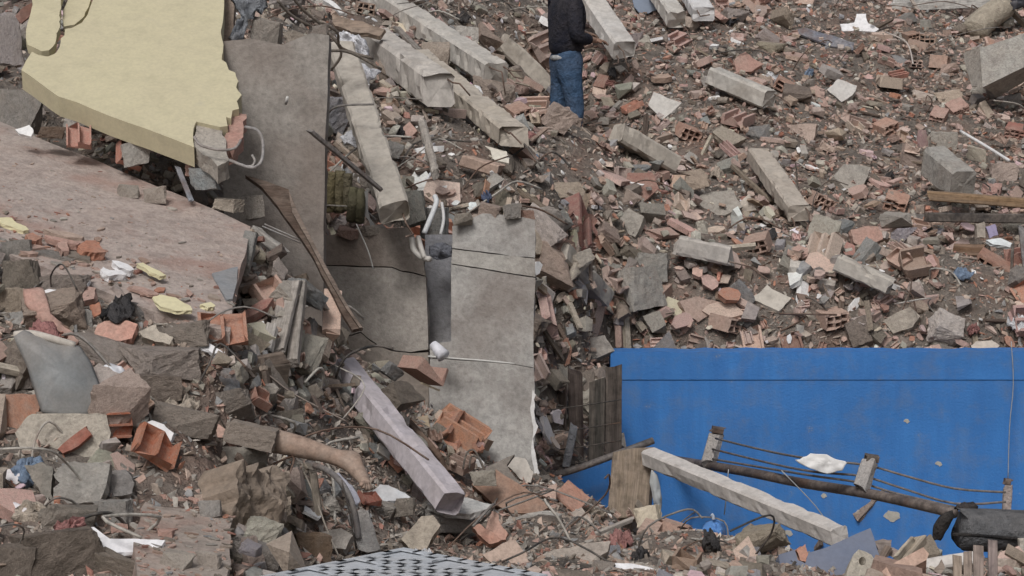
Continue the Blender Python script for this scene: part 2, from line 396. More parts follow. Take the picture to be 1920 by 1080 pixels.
# rock / shard meshes ---------------------------------------------------------------
def hull_mesh(pts):
    bm = bmesh.new()
    for p in pts: bm.verts.new(p)
    bmesh.ops.convex_hull(bm, input=bm.verts)
    bmesh.ops.delete(bm, geom=[v for v in bm.verts if not v.link_faces], context='VERTS')
    return bm
def chunk_bm(seed, hi=False):
    rnd = random.Random(seed); a, b, c = 1.0, rnd.uniform(0.6, 0.95), rnd.uniform(0.34, 0.75)
    pts = []
    for sx in (-1, 1):
        for sy in (-1, 1):
            for sz in (-1, 1):
                if rnd.random() < 0.16: continue
                pts.append((sx * a * 0.5 * rnd.uniform(0.55, 1.0), sy * b * 0.5 * rnd.uniform(0.55, 1.0), sz * c * 0.5 * rnd.uniform(0.65, 1.0)))
    for _ in range(4):
        v = [rnd.uniform(-0.75, 0.75) for _ in range(3)]; k = rnd.randrange(3); v[k] = math.copysign(rnd.uniform(0.85, 1.0), v[k])
        pts.append((v[0] * a * 0.5, v[1] * b * 0.5, v[2] * c * 0.5))
    bm = hull_mesh(pts)
    if hi:
        bmesh.ops.triangulate(bm, faces=bm.faces)
        for it in range(3):
            bmesh.ops.subdivide_edges(bm, edges=bm.edges, cuts=1, use_grid_fill=True)
            bmesh.ops.triangulate(bm, faces=bm.faces)
        for v in bm.verts:
            q = v.co * 4 + Vector((seed, 0, 0))
            v.co *= 1 + 0.06 * noise.noise(q) + 0.06 * noise.noise(q * 2.3) + 0.06 * noise.noise(q * 5)
    return bm, c
def shard_bm(seed):
    rnd = random.Random(seed); k = rnd.randint(4, 7); th = rnd.uniform(0.09, 0.28); asp = rnd.uniform(0.4, 0.9)
    a0 = rnd.uniform(0, 6.28); ring = []
    for i in range(k):
        a = a0 + 2 * math.pi * (i + rnd.uniform(-0.25, 0.25)) / k; r_ = rnd.uniform(0.36, 0.55)
        ring.append((math.cos(a) * r_, math.sin(a) * r_ * asp))
    bm = bmesh.new()
    top = [bm.verts.new((x, y, th / 2 + rnd.uniform(-.02, .02))) for x, y in ring]
    bot = [bm.verts.new((x * rnd.uniform(0.85, 1.08), y * rnd.uniform(0.85, 1.08), -th / 2 + rnd.uniform(-.03, .03))) for x, y in ring]
    bm.faces.new(top); bm.faces.new(bot[::-1])
    for i in range(k):
        j = (i + 1) % k; bm.faces.new([top[i], bot[i], bot[j], top[j]])
    bmesh.ops.recalc_face_normals(bm, faces=bm.faces)
    return bm, th
def comb_bm(seed, ribs=3, L=0.7, Wd=1.0, t=0.07, hr=0.28):
    """piece of a hollow brick: plate with upstanding ribs and broken ends"""
    rnd = random.Random(seed); prof = []
    xs = [Wd * i / (ribs - 1) for i in range(ribs)]
    top = []
    for i, x in enumerate(xs):
        x0, x1 = max(0, x - t / 2), min(Wd, x + t / 2)
        if i == 0: x0, x1 = 0, t
        if i == ribs - 1: x0, x1 = Wd - t, Wd
        h = hr * rnd.uniform(0.55, 1.0)
        top += [(x0, t), (x0, t + h), (x1, t + h), (x1, t)]
    prof = [(0, 0), (Wd, 0)] + top[::-1]
    if prof[-1] == (0, t): pass
    bm = bmesh.new(); segs = 4; rings = []
    for s in range(segs + 1):
        rings.append([bm.verts.new((x - Wd / 2, -L / 2 + L * s / segs + (rnd.uniform(-0.09, 0.09) if s in (0, segs) else 0), z)) for x, z in prof])
    m_ = len(prof)
    for s in range(segs):
        for k in range(m_):
            k2 = (k + 1) % m_; bm.faces.new([rings[s][k], rings[s][k2], rings[s + 1][k2], rings[s + 1][k]])
    f1 = bm.faces.new(rings[0][::-1]); f2 = bm.faces.new(rings[-1])
    bmesh.ops.triangulate(bm, faces=[f1, f2]); bmesh.ops.recalc_face_normals(bm, faces=bm.faces)
    return bm
def hollow_bm(nxh, nzh, W_, H_, L_, t=0.014, seed=0, broken=0.0):
    """hollow clay block, holes run right through along Y"""
    rnd = random.Random(seed); bm = bmesh.new()
    def lines(n, S):
        cell = (S - t * (n + 1)) / n; out = [0.0]
        for i in range(n): out += [t + i * (cell + t), (i + 1) * (cell + t)]
        return out + [S]
    xs, zs = lines(nxh, W_), lines(nzh, H_); vt = {}
    def v(i, j, e):
        if (i, j, e) not in vt:
            y = (-L_ / 2 if e == 0 else L_ / 2) + (rnd.uniform(0, broken) * (1 if e == 0 else -1))
            vt[(i, j, e)] = bm.verts.new((xs[i] - W_ / 2, y, zs[j] - H_ / 2))
        return vt[(i, j, e)]
    nX, nZ = len(xs) - 1, len(zs) - 1
    solid = lambda i, j: 0 <= i < nX and 0 <= j < nZ and (i % 2 == 0 or j % 2 == 0)
    for i in range(nX):
        for j in range(nZ):
            if not solid(i, j): continue
            bm.faces.new([v(i, j, 0), v(i + 1, j, 0), v(i + 1, j + 1, 0), v(i, j + 1, 0)])
            bm.faces.new([v(i, j, 1), v(i, j + 1, 1), v(i + 1, j + 1, 1), v(i + 1, j, 1)])
            for (di, dj, e1, e2) in ((-1, 0, (i, j), (i, j + 1)), (1, 0, (i + 1, j + 1), (i + 1, j)), (0, -1, (i + 1, j), (i, j)), (0, 1, (i, j + 1), (i + 1, j + 1))):
                if not solid(i + di, j + dj):
                    bm.faces.new([v(*e1, 0), v(*e2, 0), v(*e2, 1), v(*e1, 1)])
    bmesh.ops.recalc_face_normals(bm, faces=bm.faces)
    return bm
def bm_mesh(bm, name, mat):
    me = bpy.data.meshes.new(name); bm.to_mesh(me); bm.free(); me.materials.append(M[mat]); return me
HI = []
for s in range(14):
    b_, c_ = chunk_bm(100 + s, True); HI.append((bm_mesh(b_, 'chunk', 'concrete'), c_))
LO, SH = [], []
for s in range(26):
    b_, c_ = chunk_bm(300 + s); bmesh.ops.triangulate(b_, faces=b_.faces); LO.append((bm_mesh(b_, 'chunk', 'concrete'), c_))
for s in range(22):
    b_, c_ = shard_bm(500 + s); bmesh.ops.triangulate(b_, faces=b_.faces); SH.append((bm_mesh(b_, 'shard', 'brick'), c_))

# ================================================================== LARGE STRUCTURE
def gd(px, py, off=-0.12): return GD(px, py) + off
# ---- big leaning concrete wall slab
plA = plane3((430, 500, 12.75), (610, 500, 12.75), (520, 80, 13.05))
o = poly_slab('concrete_wall_slab', [(410, 150), (413, 78), (470, 72), (530, 84), (585, 62), (617, 66), (613, 200), (609, 300), (607, 450), (604, 640), (598, 715), (540, 740), (450, 600), (420, 420)], plA, 0.17, 'wall', (0.285, 0.262, 0.24), jag=0.012, sub=3, seed=11)
tag(o, 'tall stained concrete wall slab standing beside the yellow slab', 'wall')
# ---- cracked wall in the middle: three panels parted by open cracks
pl2 = plane3((605, 600, 13.75), (800, 600, 13.75), (700, 430, 13.85))
w2 = empty('concrete_wall', P(700, 790, 13.8))
tag(w2, 'brown stained cracked concrete wall right of the leaning dark plank', 'wall')
cr1 = [(570, 497), (630, 497), (680, 499), (735, 500), (752, 507), (772, 510), (798, 517)]
cr2 = [(570, 632), (640, 630), (660, 627), (676, 622), (690, 634), (708, 646), (735, 656), (770, 660), (803, 658)]
off = lambda L_, d: [(x, y + d) for x, y in L_]
wc = (0.33, 0.29, 0.255)
poly_slab('panel', [(570, 446), (640, 438), (700, 430), (768, 425), (790, 470)] + cr1[::-1], pl2, 0.16, 'wall', wc, jag=0.008, sub=2, seed=21, parent=w2)
poly_slab('panel', off(cr1, 2.2) + [(800, 560), (803, 655)] + cr2[::-1][1:], pl2, 0.16, 'wall', (0.37, 0.34, 0.31), jag=0.008, sub=2, seed=22, parent=w2)
poly_slab('panel', off(cr2, 2.2) + [(803, 790), (700, 800), (570, 760)], pl2, 0.16, 'wall', wc, jag=0.008, sub=2, seed=23, parent=w2)
# ---- pale wall to its right
pl3 = plane3((850, 700, 13.55), (1000, 700, 13.55), (900, 420, 13.72))
w3 = empty('concrete_wall', P(905, 890, 13.55))
tag(w3, 'pale grey concrete wall with white chipped right edge above the rubble', 'wall')
wc3 = (0.43, 0.42, 0.405)
cA = [(848, 466), (880, 470), (930, 476), (1003, 484)]
cB = [(846, 495), (872, 499), (900, 503), (950, 512), (1004, 520)]
cC = [(806, 672), (850, 674), (900, 677), (960, 682), (1001, 690)]
poly_slab('panel', [(848, 424), (905, 400), (960, 404), (1003, 412)] + off(cA[::-1], -1), pl3, 0.18, 'wall', wc3, jag=0.010, sub=2, seed=31, parent=w3)
poly_slab('panel', off(cA, 1) + off(cB[::-1], -1), pl3, 0.18, 'wall', (0.40, 0.385, 0.36), jag=0.008, sub=2, seed=32, parent=w3)
poly_slab('panel', off(cB, 1) + [(1000, 640)] + off(cC[::-1], -0.8) + [(806, 645), (846, 640)], pl3, 0.18, 'wall', wc3, jag=0.008, sub=2, seed=33, parent=w3)
poly_slab('panel', off(cC, 0.8) + [(1003, 735), (999, 760), (1006, 800), (1000, 850), (1009, 890), (900, 915), (804, 900)], pl3, 0.18, 'wall', wc3, jag=0.010, sub=2, seed=34, parent=w3)
poly_slab('white_edge', [(999, 730), (1005, 740), (1003, 762), (1009, 800), (1004, 850), (1012, 888), (1002, 890), (996, 850), (1000, 800), (994, 765)], (pl3[0] + pl3[1] * 0.012, pl3[1]), 0.02, 'plaster', (0.7, 0.7, 0.7), jag=0.06, sub=2, seed=35, parent=w3)
plc = plane3((800, 600, 13.95), (855, 600, 13.95), (820, 430, 14.0))
o = poly_slab('grey_column', [(797, 440), (858, 440), (858, 700), (797, 720)], plc, 0.12, 'wall', (0.25, 0.255, 0.28), jag=0.004, sub=1, seed=41)
tag(o, 'dark grey painted column strip in the gap between the two walls', 'column')
# ---- sloping dusty roof slab
plS = plane3((0, 250, 12.6), (0, 430, 11.2), (440, 500, 11.25))
o = poly_slab('roof_slab', [(-260, 175), (-100, 190), (0, 228), (80, 262), (180, 300), (300, 352), (400, 392), (470, 425), (462, 470), (448, 520), (436, 575), (432, 622), (330, 600), (180, 540), (0, 470), (-260, 420)], plS, 0.13, 'slab', (0.43, 0.37, 0.34), jag=0.012, sub=3, seed=51)
tag(o, 'large dusty pinkish roof slab sloping below the yellow slab', 'roof slab')
roof_slab = o
poly_slab('tiled_corner', [(398, 512), (425, 505), (446, 500), (436, 560), (425, 562)], (plS[0] + plS[1] * 0.012, plS[1]), 0.02, 'plaster', (0.25, 0.26, 0.275), jag=0.05, sub=1, seed=52, parent=o)['label'] = 'blue grey mosaic patch at the slab corner'
# ---- yellow slab
plY = plane3((110, 180, 12.35), (365, 275, 11.95), (250, 0, 13.35))
ys = empty('yellow_wall_slab', P(250, 290, 12.2)); tag(ys, 'huge pale yellow painted wall slab leaning at the upper left', 'wall slab')
YC = (0.53, 0.485, 0.335)
poly_slab('panel', [(60, 97), (72, 103), (90, 106), (104, 100), (112, 88), (114, 72), (121, 66), (122, 54), (136, 52), (154, 42), (164, 28), (174, 0), (188, -60), (420, -60), (420, 0), (418, 40), (414, 62), (419, 84), (416, 112), (424, 117), (429, 131), (441, 136), (447, 152), (443, 164), (453, 178), (444, 190), (448, 204), (436, 207), (433, 222), (424, 219), (427, 236), (412, 238), (368, 228), (362, 250), (364, 276), (240, 230), (110, 181), (40, 131)], plY, 0.115, 'paint', YC, jag=0.016, sub=2, seed=61, parent=ys, rough_side=0.03)
poly_slab('panel', [(56, 30), (60, 0), (70, -60), (114, -60), (114, 0), (111, 30), (112, 52), (106, 62), (103, 82), (92, 94), (78, 96), (66, 90), (52, 84)], (plY[0] + plY[1] * 0.006, plY[1]), 0.05, 'paint', YC, jag=0.035, sub=2, seed=62, parent=ys, rough_side=.05)
poly_slab('panel', [(122, -60), (180, -60), (170, 0), (158, 30), (140, 46), (120, 50), (118, 20)], (plY[0] - plY[1] * 0.05, plY[1]), 0.06, 'paint', YC, jag=0.035, sub=2, seed=63, parent=ys, rough_side=.05)
# broken lower right corner: mortar, clay and bent bars
pk = (plY[0] - plY[1] * 0.02, plY[1])
poly_slab('broken_corner', [(366, 232), (392, 228), (414, 240), (424, 262), (430, 300), (408, 312), (380, 290), (362, 274)], pk, 0.10, 'concrete', (0.42, 0.39, 0.35), jag=0.07, sub=2, seed=64, parent=ys)
poly_slab('clay_edge', [(428, 232), (440, 208), (462, 214), (456, 250), (440, 280), (424, 284), (420, 258)], (pk[0] - pk[1] * 0.02, pk[1]), 0.08, 'brick', (0.42, 0.24, 0.20), jag=0.08, sub=2, seed=65, parent=ys)
tube('rebar', [P(460, 238, 11.85), P(482, 244, 11.8), P(492, 262, 11.8), P(493, 290, 11.78), P(486, 308, 11.75), P(468, 314, 11.8), P(430, 300, 11.85)], 0.008, 'metal', (0.34, 0.33, 0.33), parent=ys)
tube('rebar', [P(364, 256, 11.88), P(376, 272, 11.86), P(410, 281, 11.84), P(440, 278, 11.84), P(452, 262, 11.86)], 0.007, 'metal', (0.30, 0.28, 0.27), parent=ys)
tube('rebar', [P(472, 290, 11.8), P(478, 302, 11.8), P(470, 312, 11.8), P(448, 308, 11.84)], 0.006, 'metal', (0.42, 0.41, 0.40), parent=ys)
# narrow masonry edge along the right side of the yellow slab
ple = plane3((420, 100, 13.25), (445, 100, 13.25), (430, 0, 13.6))
o = poly_slab('masonry_strip', [(416, -60), (442, -60), (441, 0), (442, 90), (438, 135), (415, 120)], ple, 0.08, 'concrete', (0.27, 0.21, 0.17), jag=0.02, sub=2, seed=66)
tag(o, 'brown masonry strip between the yellow slab and the concrete wall slab', 'masonry')

# ---- blue retaining wall
bw = empty('blue_wall', P(1600, 1090, 16.5)); tag(bw, 'long blue painted wall below the brick rubble on the right', 'wall')
def boxpart(name, x0, x1, y0, y1, z0, z1, mat, color, parent=None, jag=0.0, seed=0, nxs=1):
    rnd = random.Random(seed); V, Fc = [], []
    for i in range(nxs + 1):
        x = x0 + (x1 - x0) * i / nxs
        dz = rnd.uniform(-jag, jag) if nxs > 1 else 0
        V += [(x, y0, z0), (x, y1, z0), (x, y1, z1 + dz), (x, y0, z1 + dz)]
    for i in range(nxs):
        for k in range(4):
            k2 = (k + 1) % 4; Fc.append([i * 4 + k, i * 4 + k2, i * 4 + 4 + k2, i * 4 + 4 + k])
    Fc.append([0, 1, 2, 3]); Fc.append([nxs * 4 + k for k in (3, 2, 1, 0)])
    org = parent.location if parent else Vector(((x0 + x1) / 2, (y0 + y1) / 2, z0))
    me = mesh(name, [Vector(v) - org for v in V], Fc)
    return link(name, me, mat, parent, color, Vector() if parent else org)
xl = P(1150, 700, 16.5).x; zt = P(1600, 660, 16.5).z; zb = P(1600, 712, 16.5).z
poly_slab('wall_face', [(1146, 712.8), (1200, 712.8), (1500, 712.8), (1900, 712.8), (2500, 712.8), (2500, 1180), (1160, 1180), (1148, 1000), (1157, 930), (1150, 860), (1160, 800), (1150, 760)], (Vector((0, 16.5, 0)), Vector((0, -1, 0))), 0.2, 'blue', (1, 1, 1), jag=0.0015, sub=2, seed=73, parent=bw, rough_side=.3)
boxpart('coping_band', xl - 0.02, 6.4, 16.493, 16.74, zb + 0.001, zt, 'blue', (1, 1, 1), bw, jag=0.006, seed=3, nxs=60)
for (x, y, s) in ((1612, 962, 9), (1672, 968, 16), (1478, 1000, 9), (1760, 870, 7), (1545, 930, 6), (1700, 790, 6)):
    c = on_plane(x, y, (Vector((0, 16.496, 0)), Vector((0, -1, 0))))
    sh = poly_slab('paint_chip', [(x - s, y), (x - s * .4, y - s * .7), (x + s * .6, y - s * .5), (x + s, y + s * .2), (x + s * .2, y + s * .7)], (c, Vector((0, -1, 0))), 0.004, 'plaster', (0.45, 0.44, 0.40), jag=0.12, sub=2, seed=int(x), parent=bw)
# low blue panel at the left end, in front of a dark wire fence
plb = plane3((1040, 900, 14.7), (1240, 900, 14.9), (1100, 800, 14.75))
o = poly_slab('blue_fence_board', [(1030, 895), (1085, 876), (1150, 852), (1215, 828), (1240, 900), (1240, 1060), (1030, 1060)], plb, 0.05, 'blue', (1, 1, 1), jag=0.003, sub=1, seed=71)
tag(o, 'low dark blue panel with sloping top behind the wooden post', 'panel')
fe = empty('wire_fence', P(1080, 900, 15.0)); tag(fe, 'dark wire fence with boards right of the pale concrete wall', 'fence')
rnd = random.Random(5)
for i, x in enumerate((1014, 1046, 1082, 1118, 1150)):
    beam('board', (x, 905, 15.2 + 0.01 * i), (x + rnd.uniform(-4, 6), 690 + rnd.uniform(-20, 20), 15.22 + 0.01 * i), 0.105, 0.018, 'wood', (0.055 + 0.02 * rnd.random(), 0.055, 0.05), seed=700 + i, chip=0.003, parent=fe, roll=0)
for i, y in enumerate((765, 808, 842, 872)):
    tube('wire', [P(1005, y + 6, 15.05), P(1080, y - 3, 15.05), P(1165, y - 16, 15.08)], 0.004, 'metal', (0.04, 0.04, 0.04), n=5, parent=fe)
beam('post', (1060, 880, 15.0), (1078, 790, 15.0), 0.05, 0.05, 'concrete', (0.30, 0.31, 0.33), seed=711, parent=fe, chip=0.004)
o = tube('steel_pipe', [P(1032, 893, 14.55), P(1090, 876, 14.55), P(1225, 826, 14.65)], 0.022, 'metal', (0.13, 0.12, 0.12)); tag(o, 'dark steel pipe lying along the sloping top of the blue panel', 'pipe')
# wooden post
o = beam('wooden_post', (1178, 985, 13.6), (1190, 838, 13.75), 0.235, 0.10, 'wood', (0.27, 0.215, 0.165), 'thick weathered wooden post standing in front of the low blue panel', 'post', seed=72, chip=0.006, roll=0, cham=0.08)
o = dome('plastic_film', [(1222, 880), (1232, 890), (1241, 935), (1238, 960), (1226, 945), (1218, 905)], tilt_plane(1230, 960, 5, D=13.5), 0.02, 'film', (0.6, 0.62, 0.62), 0.003, 3, 0.02); tag(o, 'clear crumpled plastic strip hanging beside the wooden post', 'plastic film')

# ================================================================== BEAMS
BC = (0.43, 0.39, 0.34)
beam('concrete_beam', (668, -22, 21.6), (934, 158, gd(934, 185)), 0.24, 0.22, 'beam', (0.47, 0.45, 0.42), 'longest pale concrete beam sloping down from the top centre', 'beam', 81, chip=0.02)
o = beam('concrete_beam', (702, 92, gd(702, 115, -.25)), (826, 190, gd(826, 222, -.25)), 0.26, 0.27, 'beam', (0.47, 0.44, 0.41), 'short thick concrete beam with white top and pink painted side', 'beam', 82, chip=0.025)
poly_slab('white_plaster_sheet', [(697, 66), (712, 64), (745, 95), (790, 128), (838, 166), (828, 172), (775, 148), (722, 108)], tilt_plane(770, 128, 68, 0, 0.0, gd(770, 165, -.32)), 0.035, 'plaster', (0.74, 0.73, 0.72), jag=0.04, sub=2, seed=84)
tag(bpy.data.objects['white_plaster_sheet'], 'white plaster sheet lying along the short thick beam', 'plaster sheet')
beam('concrete_beam', (778, 118, gd(778, 140)), (966, 278, gd(960, 300)), 0.24, 0.16, 'beam', (0.44, 0.39, 0.33), 'flat beige concrete beam below the longest pale beam', 'beam', 85, chip=0.02)
beam('concrete_beam', (640, 108, 15.3), (742, 428, 13.35), 0.20, 0.15, 'beam', (0.42, 0.385, 0.34), 'steep leaning concrete beam with white right edge over the cracked wall', 'beam', 86, chip=0.02, roll=8)
beam('concrete_beam', (936, 84, gd(936, 105)), (1030, 178, gd(1025, 200)), 0.24, 0.20, 'beam', (0.42, 0.38, 0.33), 'stubby beige concrete beam just left of the standing man', 'beam', 87, chip=0.015)
beam('concrete_beam', (1086, -20, 23.2), (1172, 112, 21.9), 0.26, 0.20, 'beam', (0.55, 0.53, 0.51), 'whitish concrete beam just right of the standing man', 'beam', 88, chip=0.015)
beam('concrete_beam', (1222, -25, 25), (1270, 52, gd(1270, 70)), 0.22, 0.2, 'beam', (0.53, 0.51, 0.48), 'short pale concrete beam standing out at the top centre right', 'beam', 89, chip=0.015)
beam('concrete_beam', (1288, -20, 25.2), (1320, 42, gd(1320, 60)), 0.26, 0.16, 'plaster', (0.66, 0.66, 0.67), 'white beam fragment beside the short pale beam at the top', 'beam', 90, chip=0.015)
beam('lilac_beam', (640, 686, 12.35), (852, 950, 11.05), 0.125, 0.125, 'plaster', (0.50, 0.465, 0.50), 'pale lilac painted beam sloping below the cracked wall', 'beam', 91, chip=0.022, roll=-14, endjag=.09)
beam('white_post', (1212, 854, 13.66), (1582, 1008, 11.9), 0.10, 0.095, 'beam', (0.60, 0.57, 0.55), 'long whitish concrete post slanting across the blue wall', 'post', 92, chip=0.012, roll=10)
o = tube('steel_pipe', [P(1262, 862, 16.42), P(1395, 884, 15.0), P(1500, 905, 14.3), P(1640, 928, 13.7), P(1790, 962, 13.1)], 0.030, 'metal', (0.12, 0.10, 0.095), n=12); tag(o, 'long brown steel pipe slanting in front of the blue wall', 'pipe')
# fallen wire fence before the blue wall
wf = empty('fence_post', P(1612, 922, 13.8)); tag(wf, 'tilted grey concrete fence post standing on the brown pipe', 'fence post')
beam('shaft', (1612, 924, 13.75), (1634, 858, 13.85), 0.085, 0.07, 'concrete', (0.42, 0.40, 0.39), seed=93, chip=0.005, parent=wf)
beam('cap', (1617, 856, 13.85), (1652, 862, 13.85), 0.09, 0.04, 'metal', (0.07, 0.06, 0.055), seed=94, chip=0.005, parent=wf)
wf3 = empty('fence_post', P(1330, 880, 15.6)); tag(wf3, 'tilted grey fence post near the left end of the brown pipe', 'fence post')
beam('shaft', (1326, 878, 15.6), (1346, 806, 15.7), 0.085, 0.07, 'concrete', (0.42, 0.40, 0.39), seed=97, chip=0.005, parent=wf3)
beam('cap', (1330, 804, 15.7), (1361, 809, 15.7), 0.09, 0.04, 'metal', (0.07, 0.06, 0.055), seed=98, chip=0.005, parent=wf3)
wf2 = empty('fence_post', P(1887, 960, 14.0)); tag(wf2, 'upright pale fence post behind the black carpet roll', 'fence post')
beam('shaft', (1886, 990, 14.0), (1890, 906, 14.0), 0.042, 0.05, 'concrete', (0.42, 0.36, 0.34), seed=95, chip=0.004, parent=wf2)
beam('cap', (1880, 902, 14.0), (1897, 904, 14.0), 0.05, 0.035, 'metal', (0.10, 0.07, 0.06), seed=96, chip=0.004, parent=wf2)
for i, (ys_, lab) in enumerate(((((1342, 822), (1440, 846), (1530, 862), (1624, 872), (1700, 893), (1790, 916), (1886, 923)), 'topmost twisted wire strand strung before the blue wall'),
                (((1336, 842), (1450, 870), (1530, 885), (1618, 893), (1690, 915), (1790, 944), (1886, 941)), 'second twisted wire strand strung before the blue wall'),
                (((1332, 860), (1450, 880), (1530, 893), (1612, 905), (1680, 925), (1790, 951)), 'lowest twisted wire strand, just above the brown pipe'))):
    o = tube('fence_wire', [P(x, y, 13.85 + max(0, (1530 - x) / 190) * 1.7) for x, y in ys_], 0.0075, 'metal', (0.16, 0.15, 0.15), n=6); tag(o, lab, 'wire', 'fence wires before the blue wall')
o = dome('plastic_sheet', [(1490, 862), (1520, 850), (1560, 858), (1588, 868), (1580, 882), (1560, 887), (1525, 880)], tilt_plane(1540, 880, 12, D=13.75), 0.004, 'plastic', (0.74, 0.74, 0.74), 0.003, 4, 0.014, jag=0.10); tag(o, 'torn white plastic sheet caught on the fence wires', 'plastic sheet')
for i, (pts, lab) in enumerate(((((1366, 880), (1362, 930), (1358, 965)), 'thin cable hanging down over the white slanting post'), (((1896, 640), (1900, 720), (1893, 800), (1890, 900)), 'thin pale cable hanging down the blue wall'), (((1465, 882), (1530, 950), (1562, 1000)), 'thin cable crossing under the brown pipe'))):
    D_ = (13.2, 16.4, 13.6)[i]
    tag(tube('cable', [P(x, y, D_) for x, y in pts], 0.0035, 'plastic', (0.34, 0.36, 0.38), n=5), lab, 'cable')
# right: timber, steel beam, frame, concrete lintel
beam('timber', (1735, 366, 19.5), (1990, 386, 19.3), 0.10, 0.075, 'wood', (0.30, 0.20, 0.12), 'long brown timber lying across the rubble at the right edge', 'timber', 101, chip=0.006, roll=5)
beam('steel_beam', (1730, 407, 19.2), (1990, 411, 19.1), 0.08, 0.075, 'metal', (0.035, 0.033, 0.034), 'black steel beam just below the brown timber', 'steel beam', 102, chip=0.003)
o = empty('concrete_lintel', P(1880, 165, 22.2)); tag(o, 'big pale concrete lintel block over a dark cavity at the right edge', 'lintel')
pll = plane3((1845, 150, 22.4), (1990, 90, 22.1), (1845, 80, 22.5))
poly_slab('face', [(1838, 90), (1920, 62), (2010, 35), (2010, 105), (1920, 126), (1842, 164)], pll, 0.35, 'concrete', (0.44, 0.425, 0.395), jag=0.01, sub=2, seed=103, parent=o)
pll2 = plane3((1808, 140, 22.85), (1842, 150, 22.5), (1840, 80, 22.6))
poly_slab('broken_end', [(1806, 100), (1836, 86), (1838, 165), (1822, 162), (1812, 130)], pll2, 0.3, 'concrete', (0.47, 0.44, 0.40), jag=0.05, sub=2, seed=104, parent=o)
o = empty('steel_gate_frame', P(1895, 655, 17.6)); tag(o, 'thin dark steel frame standing at the right edge above the blue wall', 'frame')
beam('upright', (1892, 658, 17.5), (1899, 452, 17.6), 0.022, 0.022, 'metal', (0.07, 0.065, 0.06), seed=105, chip=0.002, parent=o)
beam('upright', (1930, 560, 17.7), (1915, 420, 17.9), 0.05, 0.02, 'metal', (0.20, 0.20, 0.21), seed=106, chip=0.002, parent=o)
beam('rail', (1852, 588, 17.5), (1990, 592, 17.5), 0.03, 0.035, 'metal', (0.28, 0.27, 0.26), seed=107, chip=0.002, parent=o)
beam('rail', (1905, 508, 17.6), (1990, 504, 17.6), 0.02, 0.02, 'metal', (0.40, 0.40, 0.41), seed=108, chip=0.002, parent=o)
o = poly_slab('brown_board', [(1852, 596), (1886, 597), (1886, 648), (1850, 646)], plane3((1850, 640, 17.55), (1890, 640, 17.55), (1870, 590, 17.6)), 0.03, 'wood', (0.11, 0.08, 0.065), jag=0.004, sub=1, seed=109); tag(o, 'dark brown panel inside the steel frame above the blue wall', 'panel')

# ================================================================== PLANKS AND TIMBER, LEFT CENTRE
dp = empty('leaning_plank', P(670, 614, 12.0)); tag(dp, 'long dark brown plank leaning across the tall concrete wall slab', 'plank')
ppl = plane3((480, 340, 12.35), (670, 612, 11.9), (560, 380, 12.3))
poly_slab('board', [(459, 328), (500, 340), (541, 355), (556, 392), (580, 440), (612, 500), (640, 552), (664, 592), (680, 614), (660, 618), (640, 585), (612, 530), (580, 470), (548, 425), (520, 385), (490, 350)], ppl, 0.03, 'wood', (0.10, 0.068, 0.053), jag=0.012, sub=2, seed=111, parent=dp)
poly_slab('pale_edge', [(541, 355), (556, 392), (580, 440), (612, 500), (640, 552), (664, 592), (680, 614), (674, 614), (650, 580), (624, 536), (600, 492), (572, 440), (548, 398)], (ppl[0] + ppl[1] * 0.014, ppl[1]), 0.022, 'wood', (0.20, 0.155, 0.13), jag=0.008, sub=2, seed=112, parent=dp)
beam('wooden_plank', (512, 672, 11.25), (548, 520, 11.7), 0.10, 0.03, 'wood', (0.40, 0.37, 0.34), 'wide weathered grey plank standing left of the tall wall slab foot', 'plank', 121, chip=0.006, roll=-12)
beam('wooden_plank', (548, 690, 11.3), (566, 520, 11.75), 0.055, 0.05, 'wood', (0.36, 0.33, 0.30), 'narrow grey plank standing right beside the wide weathered plank', 'plank', 122, chip=0.006, roll=-12)
beam('wooden_plank', (497, 672, 11.2), (512, 605, 11.3), 0.06, 0.03, 'wood', (0.46, 0.44, 0.42), 'short pale plank with a knot leaning on the wide weathered plank', 'plank', 123, chip=0.005, roll=-12)
beam('wood_joist', (424, 690, 10.95), (545, 668, 11.15), 0.05, 0.055, 'wood', (0.20, 0.155, 0.125), 'upper dark joist lying at the foot of the weathered planks', 'joist', 124, chip=0.005)
beam('wood_joist', (436, 716, 10.9), (542, 700, 11.1), 0.05, 0.10, 'wood', (0.10, 0.078, 0.062), 'lower thick dark joist below the upper dark joist', 'joist', 125, chip=0.005)
beam('wood_joist', (455, 668, 11.1), (473, 605, 11.2), 0.016, 0.016, 'wood', (0.36, 0.33, 0.30), 'thin pale stick standing right of the terracotta channel piece', 'stick', 126, chip=0.002)
beam('wood_joist', (472, 482, 12.05), (556, 532, 11.9), 0.05, 0.04, 'wood', (0.27, 0.22, 0.19), 'round brown stake lying right of the roof slab corner', 'stake', 127, chip=0.004, cham=0.4)
beam('grey_board', (474, 428, 12.1), (540, 482, 12.0), 0.05, 0.05, 'concrete', (0.40, 0.39, 0.37), 'grey concrete bar sloping from the roof slab corner', 'bar', 128, chip=0.006)
beam('slab_prop', (474, 430, 11.75), (452, 512, 11.5), 0.07, 0.05, 'concrete', (0.22, 0.22, 0.21), 'grey upright strip under the right edge of the roof slab', 'strip', 129, chip=0.006)
for i, (a, b) in enumerate((((492, 424), (565, 456)), ((496, 420), (568, 452)))):
    tag(tube('rod', [P(*a, 12.2), P(*b, 12.2)], 0.004, 'metal', (0.5, 0.5, 0.5), n=5), ('lower' if i == 0 else 'upper') + ' of two thin pale rods beside the leaning plank', 'rod')
beam('plank', (768, 798, 12.5), (836, 876, 12.0), 0.03, 0.085, 'wood', (0.15, 0.10, 0.075), 'dark brown board along the right side of the lilac beam', 'board', 130, chip=0.006, roll=20)
